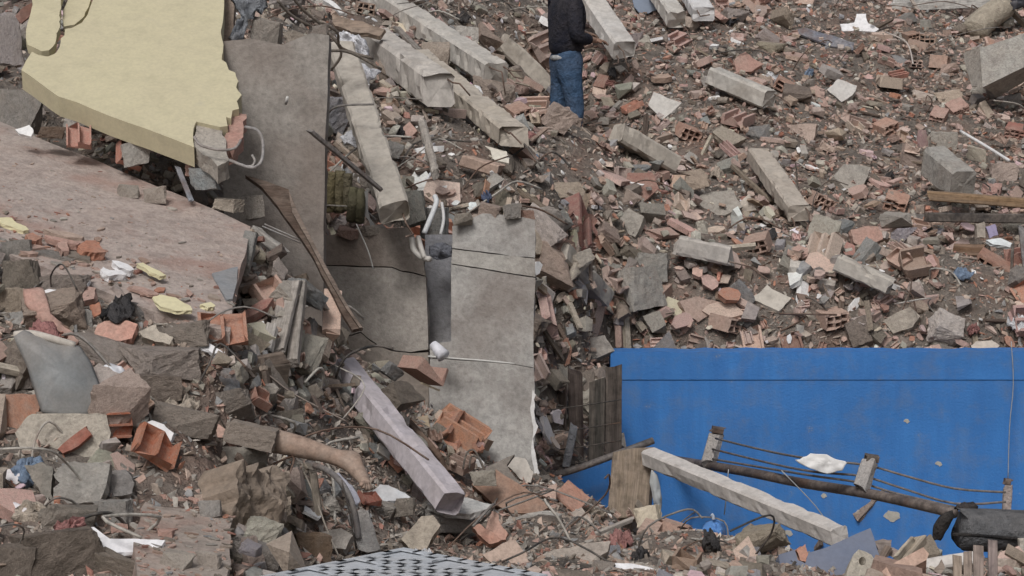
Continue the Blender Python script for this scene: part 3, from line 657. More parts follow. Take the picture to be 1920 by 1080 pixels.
beam('wooden_strip', (575, 240, 12.6), (720, 360, 13.2), 0.022, 0.022, 'metal', (0.30, 0.28, 0.27), 'thin grey bar poking across the gap right of the wall slab', 'bar', 131, chip=0.002)
# slender post and wires under the leg
beam('pole', (585, 872, 10.0), (598, 968, 10.05), 0.035, 0.035, 'wood', (0.36, 0.32, 0.27), 'short pale stick standing below the bare leg', 'stick', 132, chip=0.003, cham=0.35)
for i, (pts, col, lab) in enumerate((
    (((566, 876), (590, 930), (612, 990), (638, 1050)), (0.5, 0.46, 0.40), 'long pale string hanging below the bare leg'),
    (((528, 1002), (560, 1020), (585, 1048)), (0.45, 0.42, 0.36), 'short pale string beside the left crate corner'),
    (((640, 900), (655, 960), (668, 1030)), (0.10, 0.09, 0.085), 'dark thin cable left of the short grey block'),
    (((802, 668), (850, 672), (905, 676), (965, 682)), (0.62, 0.62, 0.60), 'white cable running across the pale wall under the paper roll'),
    (((668, 420), (690, 470), (700, 505)), (0.6, 0.6, 0.58), 'thin white cord dangling on the cracked wall'),
    (((500, 700), (545, 735), (600, 765), (650, 790)), (0.30, 0.25, 0.22), 'thin brown cord below the dark joists'))):
    D_ = (10.0, 9.9, 10.3, 13.35, 13.55, 11.0)[i]
    tag(tube('cord', [P(x, y, D_ + 0.02 * k) for k, (x, y) in enumerate(pts)], 0.004 if i != 3 else 0.006, 'plastic', col, n=5), lab, 'cord')
o = tube('curved_strip', [P(575, 868, 10.6), P(610, 880, 10.5), P(640, 905, 10.4), P(662, 950, 10.35), P(672, 1010, 10.3)], 0.014, 'metal', (0.20, 0.19, 0.19)); tag(o, 'curved dark cable conduit hanging right of the bare leg stick', 'conduit')

# ================================================================== TRACED DEBRIS
ROOF = [(-260, 175), (0, 228), (180, 300), (470, 425), (432, 612), (330, 592), (180, 532), (0, 462), (-260, 412)]
def inpoly(x, y, poly):
    c = False; j = len(poly) - 1
    for i in range(len(poly)):
        if (poly[i][1] > y) != (poly[j][1] > y) and x < (poly[j][0] - poly[i][0]) * (y - poly[i][1]) / (poly[j][1] - poly[i][1]) + poly[i][0]: c = not c
        j = i
    return c
USED = []           # pixel circles already taken by placed debris
def shard(name, outline, elev, thick, mat, color, label, cat, az=0, jag=0.06, sub=2, lift=0.02, edge=None, group=None, D=None, rough_side=1.0):
    low = max(outline, key=lambda q: q[1]); cxs = sum(q[0] for q in outline) / len(outline); cys = sum(q[1] for q in outline) / len(outline)
    pl = tilt_plane(low[0], low[1], elev, az, lift, D)
    if D is None and inpoly(cxs, cys, ROOF):
        tl = Matrix.Rotation(R(az * .5 + 4), 3, 'X'); pl = (on_plane(low[0], low[1], plS) + plS[1] * max(lift, thick * .9), (tl @ plS[1]).normalized())
    o = poly_slab(name, outline, pl, thick, mat, color, jag=jag, sub=sub, seed=int(low[0] * 7 + low[1]), edge=edge, rough_side=rough_side)
    USED.append((cxs, cys, 0.4 * (max(q[0] for q in outline) - min(q[0] for q in outline))))
    return tag(o, label, cat, group)
HN = [0]
def rock(px, py, wp, hp, color, label, mat='concrete', name='concrete_chunk', cat='rubble', rot=None, sink=0.25, D=None, deep=0.8):
    HN[0] += 1; me, c = HI[HN[0] % len(HI)]
    g = G(px, py + hp * 0.42) if D is None else P(px, py + hp * 0.42, D); s = g.y / F
    if mat != 'concrete':
        key = me.name + mat; me2 = bpy.data.meshes.get(key)
        if me2 is None: me2 = me.copy(); me2.name = key; me2.materials[0] = M[mat]
        me = me2
    o = link(name, me, None, None, color)
    o.scale = (wp * s * 1.1, wp * s * deep, hp * s / c * 1.1)
    o.rotation_euler = (R(random.Random(HN[0]).uniform(-8, 8)), R(rot if rot is not None else random.Random(HN[0]).uniform(-12, 12)), R(random.Random(HN[0] + 5).uniform(-25, 25)))
    o.location = g + Vector((0, wp * s * 0.15, hp * s * (0.5 - sink)))
    USED.append((px, py, wp * 0.4))
    return tag(o, label, cat)
TERRA, PINK, RED, DBR = (0.42, 0.185, 0.12), (0.46, 0.285, 0.24), (0.30, 0.10, 0.07), (0.20, 0.12, 0.09)
WHITE, CREAM, GREY, LG, WG, DG = (0.78, 0.78, 0.80), (0.66, 0.61, 0.40), (0.29, 0.275, 0.255), (0.45, 0.43, 0.40), (0.34, 0.285, 0.24), (0.145, 0.125, 0.11)
BG_ = (0.25, 0.26, 0.275)
# --- left pile, from the slab downwards
shard('plaster_shard', [(0, 408), (22, 408), (48, 424), (54, 431), (44, 433), (18, 424), (0, 418)], 68, 0.018, 'paint', CREAM, 'pale yellow plaster shard at the left edge of the roof slab', 'plaster')
shard('plaster_shard', [(256, 494), (268, 492), (290, 504), (312, 516), (300, 518), (280, 510)], 66, 0.018, 'paint', CREAM, 'small yellow plaster shard lying on the roof slab front edge', 'plaster', lift=.05)
shard('plaster_shard', [(287, 556), (300, 552), (330, 558), (358, 574), (360, 582), (330, 583), (300, 574)], 66, 0.018, 'paint', CREAM, 'largest yellow plaster shard above the terracotta channel piece', 'plaster', lift=.06)
shard('plaster_shard', [(376, 570), (395, 566), (404, 573), (390, 577)], 68, 0.02, 'paint', CREAM, 'smallest yellow plaster shard right above the terracotta channel piece', 'plaster', lift=.08)
shard('plaster_shard', [(210, 488), (222, 489), (252, 505), (244, 508), (225, 502)], 60, 0.03, 'plaster', WHITE, 'narrow white plaster strip left of the small yellow shard', 'plaster', lift=.05)
shard('plaster_shard', [(193, 500), (205, 506), (230, 508), (238, 514), (205, 518), (194, 512)], 60, 0.03, 'plaster', WHITE, 'white plaster scrap under the narrow white strip', 'plaster', lift=.04)
shard('plaster_shard', [(82, 545), (105, 535), (130, 527), (168, 526), (163, 537), (128, 540), (108, 552), (88, 553)], 62, 0.02, 'plaster', WHITE, 'ragged white sheet scrap above the curved pink tile', 'plaster', lift=.05)
shard('brick_shard', [(146, 462), (162, 450), (180, 451), (200, 472), (178, 474), (158, 472)], 40, 0.04, 'brick', TERRA, 'bright orange brick shard on the front edge of the roof slab', 'brick', lift=.05)
shard('brick_shard', [(48, 440), (62, 436), (80, 446), (68, 452), (52, 450)], 35, 0.05, 'brick', TERRA, 'orange brick piece below the yellow shard at the left edge', 'brick', lift=.03)
shard('brick_shard', [(108, 455), (128, 448), (130, 470), (116, 471)], 30, 0.05, 'brick', PINK, 'pink brick lump left of the bright orange shard', 'brick', lift=.03)
shard('brick_shard', [(85, 440), (150, 455), (145, 459), (92, 446)], 50, 0.03, 'brick', PINK, 'long thin pink brick strip on the roof slab edge', 'brick', lift=.05)
shard('brick_shard', [(280, 444), (300, 450), (326, 466), (322, 470), (298, 458)], 70, 0.02, 'brick', PINK, 'thin pink splinter alone on the dusty roof slab', 'brick', D=GD(300, 458) - .02, lift=.12)
rock(28, 470, 70, 60, GREY, 'rough grey concrete lump at the left edge under the yellow shard')
rock(98, 492, 95, 52, (0.25, 0.235, 0.22), 'dark grey boulder of concrete beside the orange brick piece')
rock(40, 520, 75, 90, (0.22, 0.195, 0.165), 'tall brown concrete lump at the left edge')
rock(110, 535, 110, 50, (0.29, 0.25, 0.225), 'broad dusty concrete lump above the ragged white sheet scrap')
rock(18, 560, 50, 55, (0.42, 0.35, 0.28), 'beige plaster lump at the left edge above the grey stone slab')
shard('stone_slab', [(0, 580), (20, 567), (52, 574), (78, 596), (66, 617), (30, 607), (0, 596)], 48, 0.07, 'concrete', (0.27, 0.28, 0.28), 'flat grey stone slab at the left edge above the rusted sheet', 'slab')
# curved pink tile
o = dome('curved_tile', [(44, 545), (78, 540), (84, 570), (100, 600), (130, 622), (152, 640), (138, 655), (110, 642), (84, 615), (62, 585), (48, 570)], tilt_plane(120, 650, 35, 10, 0.05), 0.03, 'brick', PINK, 0.016, 9, 0.015); tag(o, 'long curved pink clay tile above the rusted metal sheet', 'tile')
shard('clay_tile', [(120, 545), (180, 540), (176, 560), (128, 566), (118, 556)], 45, 0.05, 'brick', (0.46, 0.30, 0.26), 'ribbed dusty pink tile right of the ragged white sheet scrap', 'tile', lift=.05)
shard('brick_shard', [(168, 572), (186, 566), (190, 588), (176, 594)], 35, 0.04, 'brick', TERRA, 'small orange tile corner above the flat pink tile', 'tile', lift=.03)
rock(158, 592, 42, 38, (0.47, 0.46, 0.44), 'small whitish concrete block left of the flat pink tile')
rock(265, 575, 75, 48, (0.20, 0.19, 0.185), 'dark grey layered concrete lump left of the largest yellow shard')
o = dome('black_cloth', [(186, 592), (205, 574), (235, 560), (246, 548), (248, 562), (236, 578), (212, 592), (192, 600)], tilt_plane(210, 598, 40, 0, 0.06), 0.03, 'cloth', (0.03, 0.03, 0.032), 0.006, 12, 0.03); tag(o, 'crumpled black cloth left of the largest yellow shard', 'cloth')
o = shard('clay_tile', [(182, 610), (196, 602), (240, 601), (258, 608), (248, 634), (228, 639), (182, 636), (177, 624)], 42, 0.045, 'brick', (0.55, 0.30, 0.24), 'flat pink clay tile with two grooves in the left pile', 'tile', jag=0.02, lift=.06)
shard('mortar_piece', [(260, 622), (292, 608), (298, 622), (325, 632), (318, 646), (290, 640), (268, 632)], 40, 0.05, 'concrete', (0.52, 0.47, 0.40), 'jagged cream mortar piece right of the flat pink tile', 'mortar', lift=.05)
rock(340, 622, 100, 50, (0.27, 0.235, 0.205), 'grey brown concrete lump left of the terracotta channel piece')
rock(190, 650, 130, 55, (0.33, 0.29, 0.265), 'long dusty concrete lump above the white crumpled bag', rot=12)
rock(300, 672, 150, 58, (0.30, 0.26, 0.235), 'wide dusty concrete ledge right of the white crumpled bag', rot=4)
rock(300, 720, 130, 50, (0.17, 0.14, 0.12), 'dark brown concrete lump under the wide dusty ledge')
shard('plaster_shard', [(368, 640), (378, 638), (418, 660), (400, 664), (372, 650)], 60, 0.02, 'plaster', WHITE, 'narrow white plaster strip below the terracotta channel piece', 'plaster', lift=.05)
# rusted metal sheet
o = dome('metal_sheet', [(26, 632), (45, 620), (80, 632), (120, 642), (150, 650), (172, 682), (186, 720), (193, 752), (192, 775), (150, 782), (110, 780), (78, 772), (66, 735), (52, 690)], tilt_plane(130, 778, 26, 12, 0.03, 9.72), 0.05, 'sheet', (0.21, 0.22, 0.225), 0.006, 21, 0.012, sub=2, jag=0.010); tag(o, 'rusted bent grey metal sheet in the left pile', 'metal sheet')
o = tube('sheet_rim', [P(28, 628, 9.86), P(60, 626, 9.84), P(100, 636, 9.82), P(140, 648, 9.84)], 0.016, 'plaster', (0.55, 0.51, 0.46)); tag(o, 'pale torn strip along the top of the rusted sheet', 'strip')
o = dome('white_bag', [(192, 690), (210, 680), (232, 692), (236, 708), (245, 716), (240, 742), (216, 745), (212, 720), (196, 716)], tilt_plane(222, 742, 25, 0, 0.05), 0.05, 'plastic', (0.78, 0.79, 0.84), 0.006, 22, 0.035, jag=0.05); tag(o, 'white crumpled plastic bag right of the rusted sheet', 'bag')
# brick corner and mortared brick chunk
rock(35, 760, 75, 80, (0.42, 0.22, 0.15), 'orange brick lump with mortar at the left edge below the rusted sheet', mat='brick', name='brick_lump', cat='brick')
mb = shard('masonry_chunk', [(28, 812), (50, 782), (60, 776), (160, 776), (200, 778), (202, 850), (178, 858), (110, 852), (46, 850), (36, 836)], 22, 0.16, 'concrete', (0.47, 0.43, 0.37), 'big pale mortared masonry chunk with brick ribs in the left pile', 'masonry', lift=.03, jag=0.03)
bf = poly_slab('red_brick', [(108, 842), (160, 800), (172, 814), (140, 840), (118, 850)], tilt_plane(110, 855, 22, 0, 0.05), 0.03, 'brick', RED, jag=0.04, sub=2, seed=99)
tag(bf, 'broken red brick sticking out of the big masonry chunk', 'brick')
def comb(name, px, py, wpx, ribs, color, rot, label, L=0.7, hr=0.28, seed=1, D=None, lift=0.04, cat='brick'):
    g = G(px, py) if D is None else P(px, py, D); s = wpx * g.y / F
    o = link(name, bm_mesh(comb_bm(seed, ribs, L, 1.0, 0.07, hr), name, 'brick'), None, None, color)
    o.scale = (s, s, s); o.rotation_euler = tuple(R(a) for a in rot); o.location = g + Vector((0, 0, lift)); USED.append((px, py, wpx * .4))
    return tag(o, label, cat)
comb('clay_channel', 418, 622, 90, 3, (0.43, 0.21, 0.145), (58, -4, 8), 'bright terracotta channel piece with stepped ribs at the roof slab corner', L=0.62, hr=0.3, seed=3, lift=.0, D=10.5)
comb('clay_channel', 222, 832, 48, 3, (0.40, 0.15, 0.09), (70, 90, 0), 'terracotta ribs standing right of the big masonry chunk', L=0.9, hr=0.5, seed=4, lift=.08)
comb('clay_channel', 285, 878, 84, 3, (0.46, 0.19, 0.115), (40, 35, 20), 'orange clay channel tilted above the small pink bricks', L=0.8, hr=0.3, seed=5, lift=.07)
comb('clay_channel', 690, 955, 0.01 + 40, 2, RED, (30, 10, 40), 'red brick corner behind the short grey block', seed=6)
shard('plaster_shard', [(268, 792), (285, 788), (308, 796), (326, 812), (320, 828), (296, 822), (278, 808)], 35, 0.04, 'plaster', WHITE, 'bright white plaster shard right of the big masonry chunk', 'plaster', lift=.05)
rock(290, 815, 60, 60, (0.27, 0.255, 0.24), 'grey concrete lump behind the bright white shard', D=9.9)
rock(345, 785, 130, 60, (0.27, 0.235, 0.205), 'long dusty concrete lump above the bright white shard', rot=10)
shard('stone_slab', [(112, 905), (100, 890), (118, 872), (160, 868), (206, 870), (200, 905), (186, 942), (150, 944), (98, 938), (100, 915)], 30, 0.06, 'concrete', (0.32, 0.31, 0.29), 'cracked flat grey concrete slab below the big masonry chunk', 'slab', lift=.03)
shard('stone_slab', [(45, 872), (78, 866), (100, 876), (96, 915), (100, 938), (80, 930), (60, 900)], 28, 0.06, 'concrete', (0.24, 0.225, 0.20), 'brown grey slab left of the cracked flat slab', 'slab', lift=.03)
shard('stone_slab', [(202, 885), (235, 880), (252, 905), (248, 925), (205, 932), (192, 920)], 28, 0.06, 'concrete', (0.23, 0.22, 0.215), 'dark grey slab right of the cracked flat slab', 'slab', lift=.02)
shard('plaster_shard', [(0, 885), (30, 878), (48, 882), (50, 898), (30, 908), (6, 896)], 45, 0.08, 'plaster', (0.68, 0.66, 0.68), 'white faced block at the left edge below the masonry chunk', 'plaster', lift=.03)
beam('white_pipe', (-40, 925, 9.1), (74, 975, 8.95), 0.05, 0.05, 'plaster', (0.66, 0.65, 0.68), 'white painted bar slanting at the lower left edge', 'bar', 141, chip=0.006, cham=0.4)
rock(128, 962, 110, 55, (0.26, 0.235, 0.205), 'brown grey concrete lump right of the white painted bar')
rock(210, 955, 75, 48, (0.33, 0.32, 0.305), 'pale grey concrete block below the dark grey slab')
rock(60, 940, 55, 32, (0.50, 0.40, 0.37), 'pinkish plaster lump above the white painted bar', mat='plaster', name='plaster_lump', cat='plaster')
rock(95, 1035, 180, 100, (0.15, 0.125, 0.105), 'big dark brown boulder of rubble at the bottom left')
rock(20, 1050, 80, 80, (0.20, 0.17, 0.145), 'brown rubble lump in the bottom left corner')
rock(230, 1060, 110, 50, (0.24, 0.205, 0.17), 'brown rubble lump below the large white sheet piece')
o = shard('plaster_sheet', [(168, 988), (176, 988), (206, 1010), (250, 1010), (310, 1013), (302, 1024), (276, 1032), (220, 1036), (186, 1030), (166, 1020), (174, 1012)], 58, 0.025, 'plaster', (0.82, 0.82, 0.85), 'large bright white plaster sheet piece at the bottom left', 'plaster', lift=.06, jag=0.02)
# dusty block with a vertical face left of the gully
plq = plane3((300, 960, 9.2), (430, 960, 9.35), (350, 890, 9.75))
o = poly_slab('dusty_block', [(250, 1000), (300, 900), (360, 868), (450, 872), (446, 905), (440, 960), (430, 1030), (425, 1090), (260, 1090)], plq, 0.2, 'slab', (0.36, 0.315, 0.28), jag=0.03, sub=2, seed=151); tag(o, 'dusty concrete block sprinkled with brick bits at the lower left', 'block'); USED.append((350, 980, 10))
def rough_face(name, c4, mat, color, amp, nu=26, nv=40, thick=0.2, seed=0, parent=None):
    Q = [P(*c) for c in c4]; V = []; org = Q[3].copy()          # corners: top left, top right, bottom right, bottom left
    nn = (Q[1] - Q[0]).cross(Q[3] - Q[0]).normalized(); nn = nn if nn.y < 0 else -nn
    for j_ in range(nv + 1):
        for i_ in range(nu + 1):
            u, v = i_ / nu, j_ / nv
            p = Q[0].lerp(Q[1], u).lerp(Q[3].lerp(Q[2], u), v)
            a = amp * (noise.noise(p * 7 + Vector((seed, 0, 0))) + 0.6 * noise.noise(p * 16) + 0.35 * abs(noise.noise(p * 34)))
            ed = (Q[1] - Q[0]).normalized() * (noise.noise(Vector((v * 9, seed, 1))) * 0.06 if i_ in (0, nu) else 0) + Vector((0, 0, noise.noise(Vector((u * 7, seed, 5))) * 0.06 if j_ == 0 else 0))
            V.append(p + nn * a + ed - org)
    Fc = [[j_ * (nu + 1) + i_, j_ * (nu + 1) + i_ + 1, (j_ + 1) * (nu + 1) + i_ + 1, (j_ + 1) * (nu + 1) + i_] for j_ in range(nv) for i_ in range(nu)]
    bd = [i_ for i_ in range(nu + 1)] + [(j_ + 1) * (nu + 1) - 1 for j_ in range(1, nv + 1)] + [nv * (nu + 1) + i_ for i_ in range(nu - 1, -1, -1)] + [j_ * (nu + 1) for j_ in range(nv - 1, 0, -1)]
    b0 = len(V); V += [V[k] - nn * thick for k in bd]; m_ = len(bd)
    Fc += [[bd[k], bd[(k + 1) % m_], b0 + (k + 1) % m_, b0 + k] for k in range(m_)] + [list(range(b0, b0 + m_))]
    o = link(name, mesh(name, V, Fc), mat, parent, color, org)
    return o
o = rough_face('earth_block', [(436, 882, 9.40), (548, 880, 9.75), (505, 1100, 9.35), (420, 1100, 9.1)], 'wall', (0.27, 0.215, 0.17), 0.05, seed=3); tag(o, 'brown crumbling vertical block face below the bare leg', 'block')
o = rough_face('earth_block', [(500, 945, 9.95), (545, 930, 10.0), (540, 1010, 9.95), (505, 1015, 9.9)], 'concrete', (0.38, 0.32, 0.26), 0.03, 14, 14, 0.1, seed=8); tag(o, 'pale crumbling mortar lump right of the brown block face', 'mortar')
for i, (x, y, w_, h_, c_, l_) in enumerate(((318, 935, 36, 26, PINK, 'pink brick lump, largest on the dusty block'), (345, 925, 26, 30, TERRA, 'orange brick lump on the dusty block'), (362, 940, 20, 18, PINK, 'small pink brick bit on the dusty block'), (310, 1000, 32, 14, PINK, 'flat pink brick bit below the orange lump'), (225, 990, 40, 16, PINK, 'pink brick lump above the large white sheet piece'), (330, 1050, 60, 34, (0.50, 0.45, 0.40), 'pale mortar lump at the foot of the dusty block'), (390, 1050, 48, 30, (0.52, 0.46, 0.41), 'pale mortar lump right of the other pale mortar lump'), (395, 955, 44, 36, (0.44, 0.42, 0.40), 'grey white concrete lump near the brown crumbling face'), (365, 910, 70, 26, (0.47, 0.43, 0.38), 'long pale mortar strip on the dusty block top'))):
    rock(x, y, w_, h_, c_, l_, mat='brick' if i < 5 else 'concrete', name='brick_lump' if i < 5 else 'mortar_lump', cat='brick' if i < 5 else 'mortar', D=on_plane(x, y + h_ * .4, plq).y, sink=0.1)
# dusty lumps around the leg
shard('stone_slab', [(355, 850), (400, 838), (470, 840), (500, 850), (495, 866), (440, 872), (380, 868)], 40, 0.07, 'concrete', (0.33, 0.31, 0.275), 'flat grey slab left of the bare leg', 'slab', lift=.08)
shard('clay_tile', [(385, 800), (410, 795), (440, 808), (458, 826), (430, 828), (400, 818)], 42, 0.04, 'brick', (0.52, 0.33, 0.27), 'pink clay tile left above the bare leg', 'tile', lift=.08)
rock(470, 812, 100, 44, (0.34, 0.29, 0.25), 'dusty concrete lump covering the knee of the bare leg', rot=14, D=9.86)
rock(430, 755, 90, 60, (0.25, 0.22, 0.195), 'brown dusty lump below the thick dark joist')
o = dome('grey_sheet', [(395, 700), (415, 690), (445, 700), (452, 735), (470, 760), (440, 752), (412, 735)], tilt_plane(440, 752, 35, 15, 0.06), 0.02, 'metal', (0.20, 0.215, 0.235), 0.006, 31, 0.03); tag(o, 'crumpled blue grey metal scrap below the dark joists', 'metal scrap')
# --- between yellow slab and roof slab
shard('white_sliver', [(28, 243), (55, 234), (63, 245), (58, 256), (45, 252)], 40, 0.02, 'plaster', (0.8, 0.8, 0.8), 'white plaster chip at the upper left under the yellow slab', 'plaster', D=12.3)
for i, (x, y, wd, lab) in enumerate(((148, 262, 46, 'left hollow clay fragment under the yellow slab rim'), (240, 296, 50, 'right hollow clay fragment under the yellow slab rim'))):
    comb('clay_channel', x, y + 12, wd, 3, (0.50, 0.27, 0.22) if i == 0 else (0.44, 0.20, 0.15), (60, 15 * i, 10 + 20 * i), lab, seed=8 + i, D=12.3, L=0.9, hr=0.45)
rock(250, 290, 60, 42, LG, 'pale mortar lump beside the right hollow clay fragment', D=12.2, sink=0.1)
rock(95, 248, 50, 20, (0.17, 0.12, 0.09), 'dark brown lump left of the hollow clay fragments', D=12.35, sink=0.1)
rock(385, 335, 60, 40, (0.36, 0.39, 0.40), 'blue grey concrete chunk at the top right of the roof slab', D=12.0, sink=.1)
rock(362, 318, 30, 26, (0.52, 0.34, 0.29), 'small pink white brick lump above the blue grey chunk', mat='brick', name='brick_lump', cat='brick', D=12.1, sink=.1)
rock(288, 368, 44, 34, (0.46, 0.40, 0.35), 'beige mortar block resting on the roof slab', D=on_plane(288, 382, plS).y, sink=.05)
rock(240, 358, 40, 26, (0.50, 0.45, 0.40), 'pale mortar lump with white chip on the roof slab', D=on_plane(240, 370, plS).y, sink=.05)
rock(425, 385, 56, 24, (0.50, 0.44, 0.37), 'cream mortar piece at the right rim of the roof slab', D=on_plane(425, 395, plS).y, sink=.05)
rock(475, 390, 60, 44, (0.40, 0.37, 0.335), 'pale concrete lump at the foot of the tall wall slab', D=12.35, sink=.1)
beam('metal_strip', (330, 305, 12.1), (362, 385, 11.95), 0.025, 0.012, 'metal', (0.28, 0.30, 0.34), 'thin blue grey metal strip leaning under the yellow slab', 'metal strip', 142, chip=.002)
rock(30, 190, 90, 90, (0.33, 0.31, 0.29), 'grey broken concrete at the upper left edge beside the yellow slab', D=13.3)
rock(12, 60, 50, 100, (0.46, 0.42, 0.42), 'pale concrete lump in the upper left corner', D=13.6)
shard('red_sheet', [(28, 30), (60, 5), (90, -30), (100, -20), (70, 20), (40, 44)], 15, 0.02, 'metal', (0.16, 0.045, 0.03), 'dark red metal piece in the upper left corner', 'metal scrap', D=13.35)
# --- top of the wall slab
rock(500, 55, 60, 60, (0.34, 0.31, 0.28), 'broken concrete lump on top of the tall wall slab', D=13.4)
o = dome('grey_tarp', [(432, 0), (490, -10), (500, 12), (480, 22), (462, 50), (438, 88), (428, 70), (450, 40)], tilt_plane(450, 80, 30, 0, 0, 13.3), 0.01, 'cloth', (0.22, 0.235, 0.26), 0.006, 41, 0.09, jag=0.12); tag(o, 'grey blue crumpled sheet on top of the tall wall slab', 'sheet')
for i, (pts, lab) in enumerate(((((520, 0), (548, 30), (590, 52), (620, 75)), 'left bent steel bar above the tall wall slab'), (((545, -10), (570, 20), (600, 45), (640, 95), (622, 130)), 'right bent steel bar above the tall wall slab'), (((600, 40), (632, 60), (640, 90), (700, 110)), 'bent steel bar curling over the white cloth bag'), (((605, 100), (625, 95), (660, 100), (715, 130)), 'steel bar arching over the head of the steep leaning beam'))):
    tag(tube('rebar', [P(x, y, 14.3 + 0.1 * k) for k, (x, y) in enumerate(pts)], 0.009, 'metal', (0.24, 0.21, 0.18), n=6), lab, 'steel bar', 'bent bars above the wall slab')
o = dome('white_cloth', [(630, 66), (645, 60), (660, 64), (685, 75), (692, 95), (690, 108), (660, 104), (640, 90)], tilt_plane(660, 108, 25, 0, 0.1, 15.6), 0.08, 'cloth', (0.78, 0.79, 0.84), 0.006, 42, 0.06); tag(o, 'white puffy cloth bag above the steep leaning beam', 'cloth bag')
o = dome('white_cloth', [(664, 118), (690, 128), (716, 133), (700, 150), (682, 162), (672, 142)], tilt_plane(690, 158, 30, 0, 0.05, 15.4), 0.05, 'cloth', (0.74, 0.75, 0.80), 0.006, 43, 0.05); tag(o, 'white cloth scrap right of the steep leaning beam head', 'cloth')
o = dome('white_cloth', [(636, 255), (660, 248), (715, 235), (712, 262), (680, 272), (650, 272)], tilt_plane(680, 272, 40, 0, 0.1, 14.9), 0.04, 'cloth', (0.68, 0.69, 0.73), 0.006, 44, 0.05); tag(o, 'white cloth behind the middle of the steep leaning beam', 'cloth')
# yellow fluted rolls
yr = empty('yellow_roll', P(640, 410, 14.1)); tag(yr, 'dirty yellow fluted roll hanging left of the steep leaning beam', 'roll')
for i, (x0, x1, yt, yb) in enumerate(((622, 618, 322, 398), (638, 636, 320, 400), (652, 652, 325, 396))):
    tube('flute', [P(x0, yt, 14.1), P((x0 + x1) / 2 - 1, (yt + yb) / 2, 14.1), P(x1, yb, 14.1)], (0.030, 0.028), 'cloth', (0.21 - .02 * i, 0.18 - .015 * i, 0.10), parent=yr)
yr2 = empty('yellow_roll', P(668, 415, 14.05)); tag(yr2, 'smaller olive fluted roll right of the yellow fluted roll', 'roll')
for i, (x0, x1, yt, yb) in enumerate(((664, 658, 355, 412), (676, 674, 358, 415))):
    tube('flute', [P(x0, yt, 14.05), P((x0 + x1) / 2, (yt + yb) / 2, 14.0), P(x1, yb, 14.05)], 0.030, 'cloth', (0.17, 0.16, 0.10), parent=yr2)
shard('grey_flap', [(682, 360), (690, 356), (694, 410), (706, 428), (696, 432), (684, 405)], 8, 0.012, 'plastic', (0.30, 0.30, 0.30), 'grey hanging flap between the olive roll and the steep beam', 'flap', D=14.0)
# pipes and bags right of the steep beam
tag(tube('white_pipe', [P(815, 368, 14.4), P(818, 380, 14.35), P(806, 412, 14.25), P(795, 438, 14.2)], 0.016, 'plastic', (0.66, 0.68, 0.70)), 'white bent pipe above the grey column strip', 'pipe')
tag(tube('white_pipe', [P(828, 380, 14.4), P(832, 410, 14.35), P(826, 440, 14.3)], 0.010, 'plastic', (0.62, 0.62, 0.62)), 'thin white pipe right of the white bent pipe', 'pipe')
tag(tube('white_pipe', [P(772, 446, 13.6), P(776, 468, 13.58), P(790, 482, 13.56), P(806, 486, 13.5)], 0.017, 'plastic', (0.55, 0.53, 0.50)), 'hooked pale pipe at the top right of the cracked wall', 'pipe')
tag(tube('white_pipe', [P(784, 444, 13.6), P(790, 466, 13.55), P(796, 484, 13.52)], 0.015, 'plastic', (0.52, 0.50, 0.47)), 'short pale pipe joined behind the hooked pipe', 'pipe')
rock(775, 395, 50, 66, (0.20, 0.205, 0.19), 'dark grey sack shaped lump right of the steep beam foot', D=14.5, sink=0)
rock(815, 425, 52, 60, (0.21, 0.215, 0.21), 'dark grey concrete lump above the grey column strip', D=14.6, sink=0)
o = dome('dark_cloth', [(805, 462), (830, 455), (852, 464), (850, 480), (820, 488), (806, 480)], tilt_plane(825, 486, 15, 0, 0, 13.75), 0.04, 'cloth', (0.15, 0.16, 0.19), 0.006, 45, 0.03); tag(o, 'blue grey cloth bundle on top of the grey column strip', 'cloth')
o = tube('paper_roll', [P(812, 645, 13.4), P(832, 668, 13.35)], (0.024, 0.040), 'plaster', (0.78, 0.79, 0.86), n=14, path=1); tag(o, 'white paper roll stuck on the left edge of the pale wall', 'paper')
o = tube('wall_peg', [P(536, 195, 12.75), P(539, 182, 12.72)], 0.008, 'plastic', (0.65, 0.65, 0.64), n=8, path=1); tag(o, 'tiny white peg sticking out of the tall concrete wall slab', 'peg')
for x, y, w_, h_, D_, c_, l_ in ((868, 412, 40, 24, 13.65, (0.42, 0.38, 0.33), 'beige lump on the top left corner of the pale wall'), (915, 394, 46, 22, 13.75, (0.46, 0.36, 0.31), 'pinkish lump on top of the pale wall'), (958, 396, 34, 26, 13.7, (0.34, 0.32, 0.30), 'grey lump on top of the pale wall'), (990, 404, 30, 20, 13.75, (0.40, 0.25, 0.20), 'brick lump on the top right corner of the pale wall'), (560, 66, 50, 26, 13.1, (0.40, 0.35, 0.30), 'dusty lump on the upper edge of the tall wall slab'), (598, 58, 34, 26, 13.1, (0.33, 0.29, 0.26), 'brown lump on the upper right corner of the tall wall slab'), (700, 430, 50, 20, 13.85, (0.36, 0.32, 0.28), 'grey brown lump on top of the cracked wall'), (650, 436, 40, 18, 13.8, (0.40, 0.27, 0.23), 'reddish lump on top of the cracked wall')):
    rock(x, y, w_, h_, c_, l_, D=D_, sink=.1)
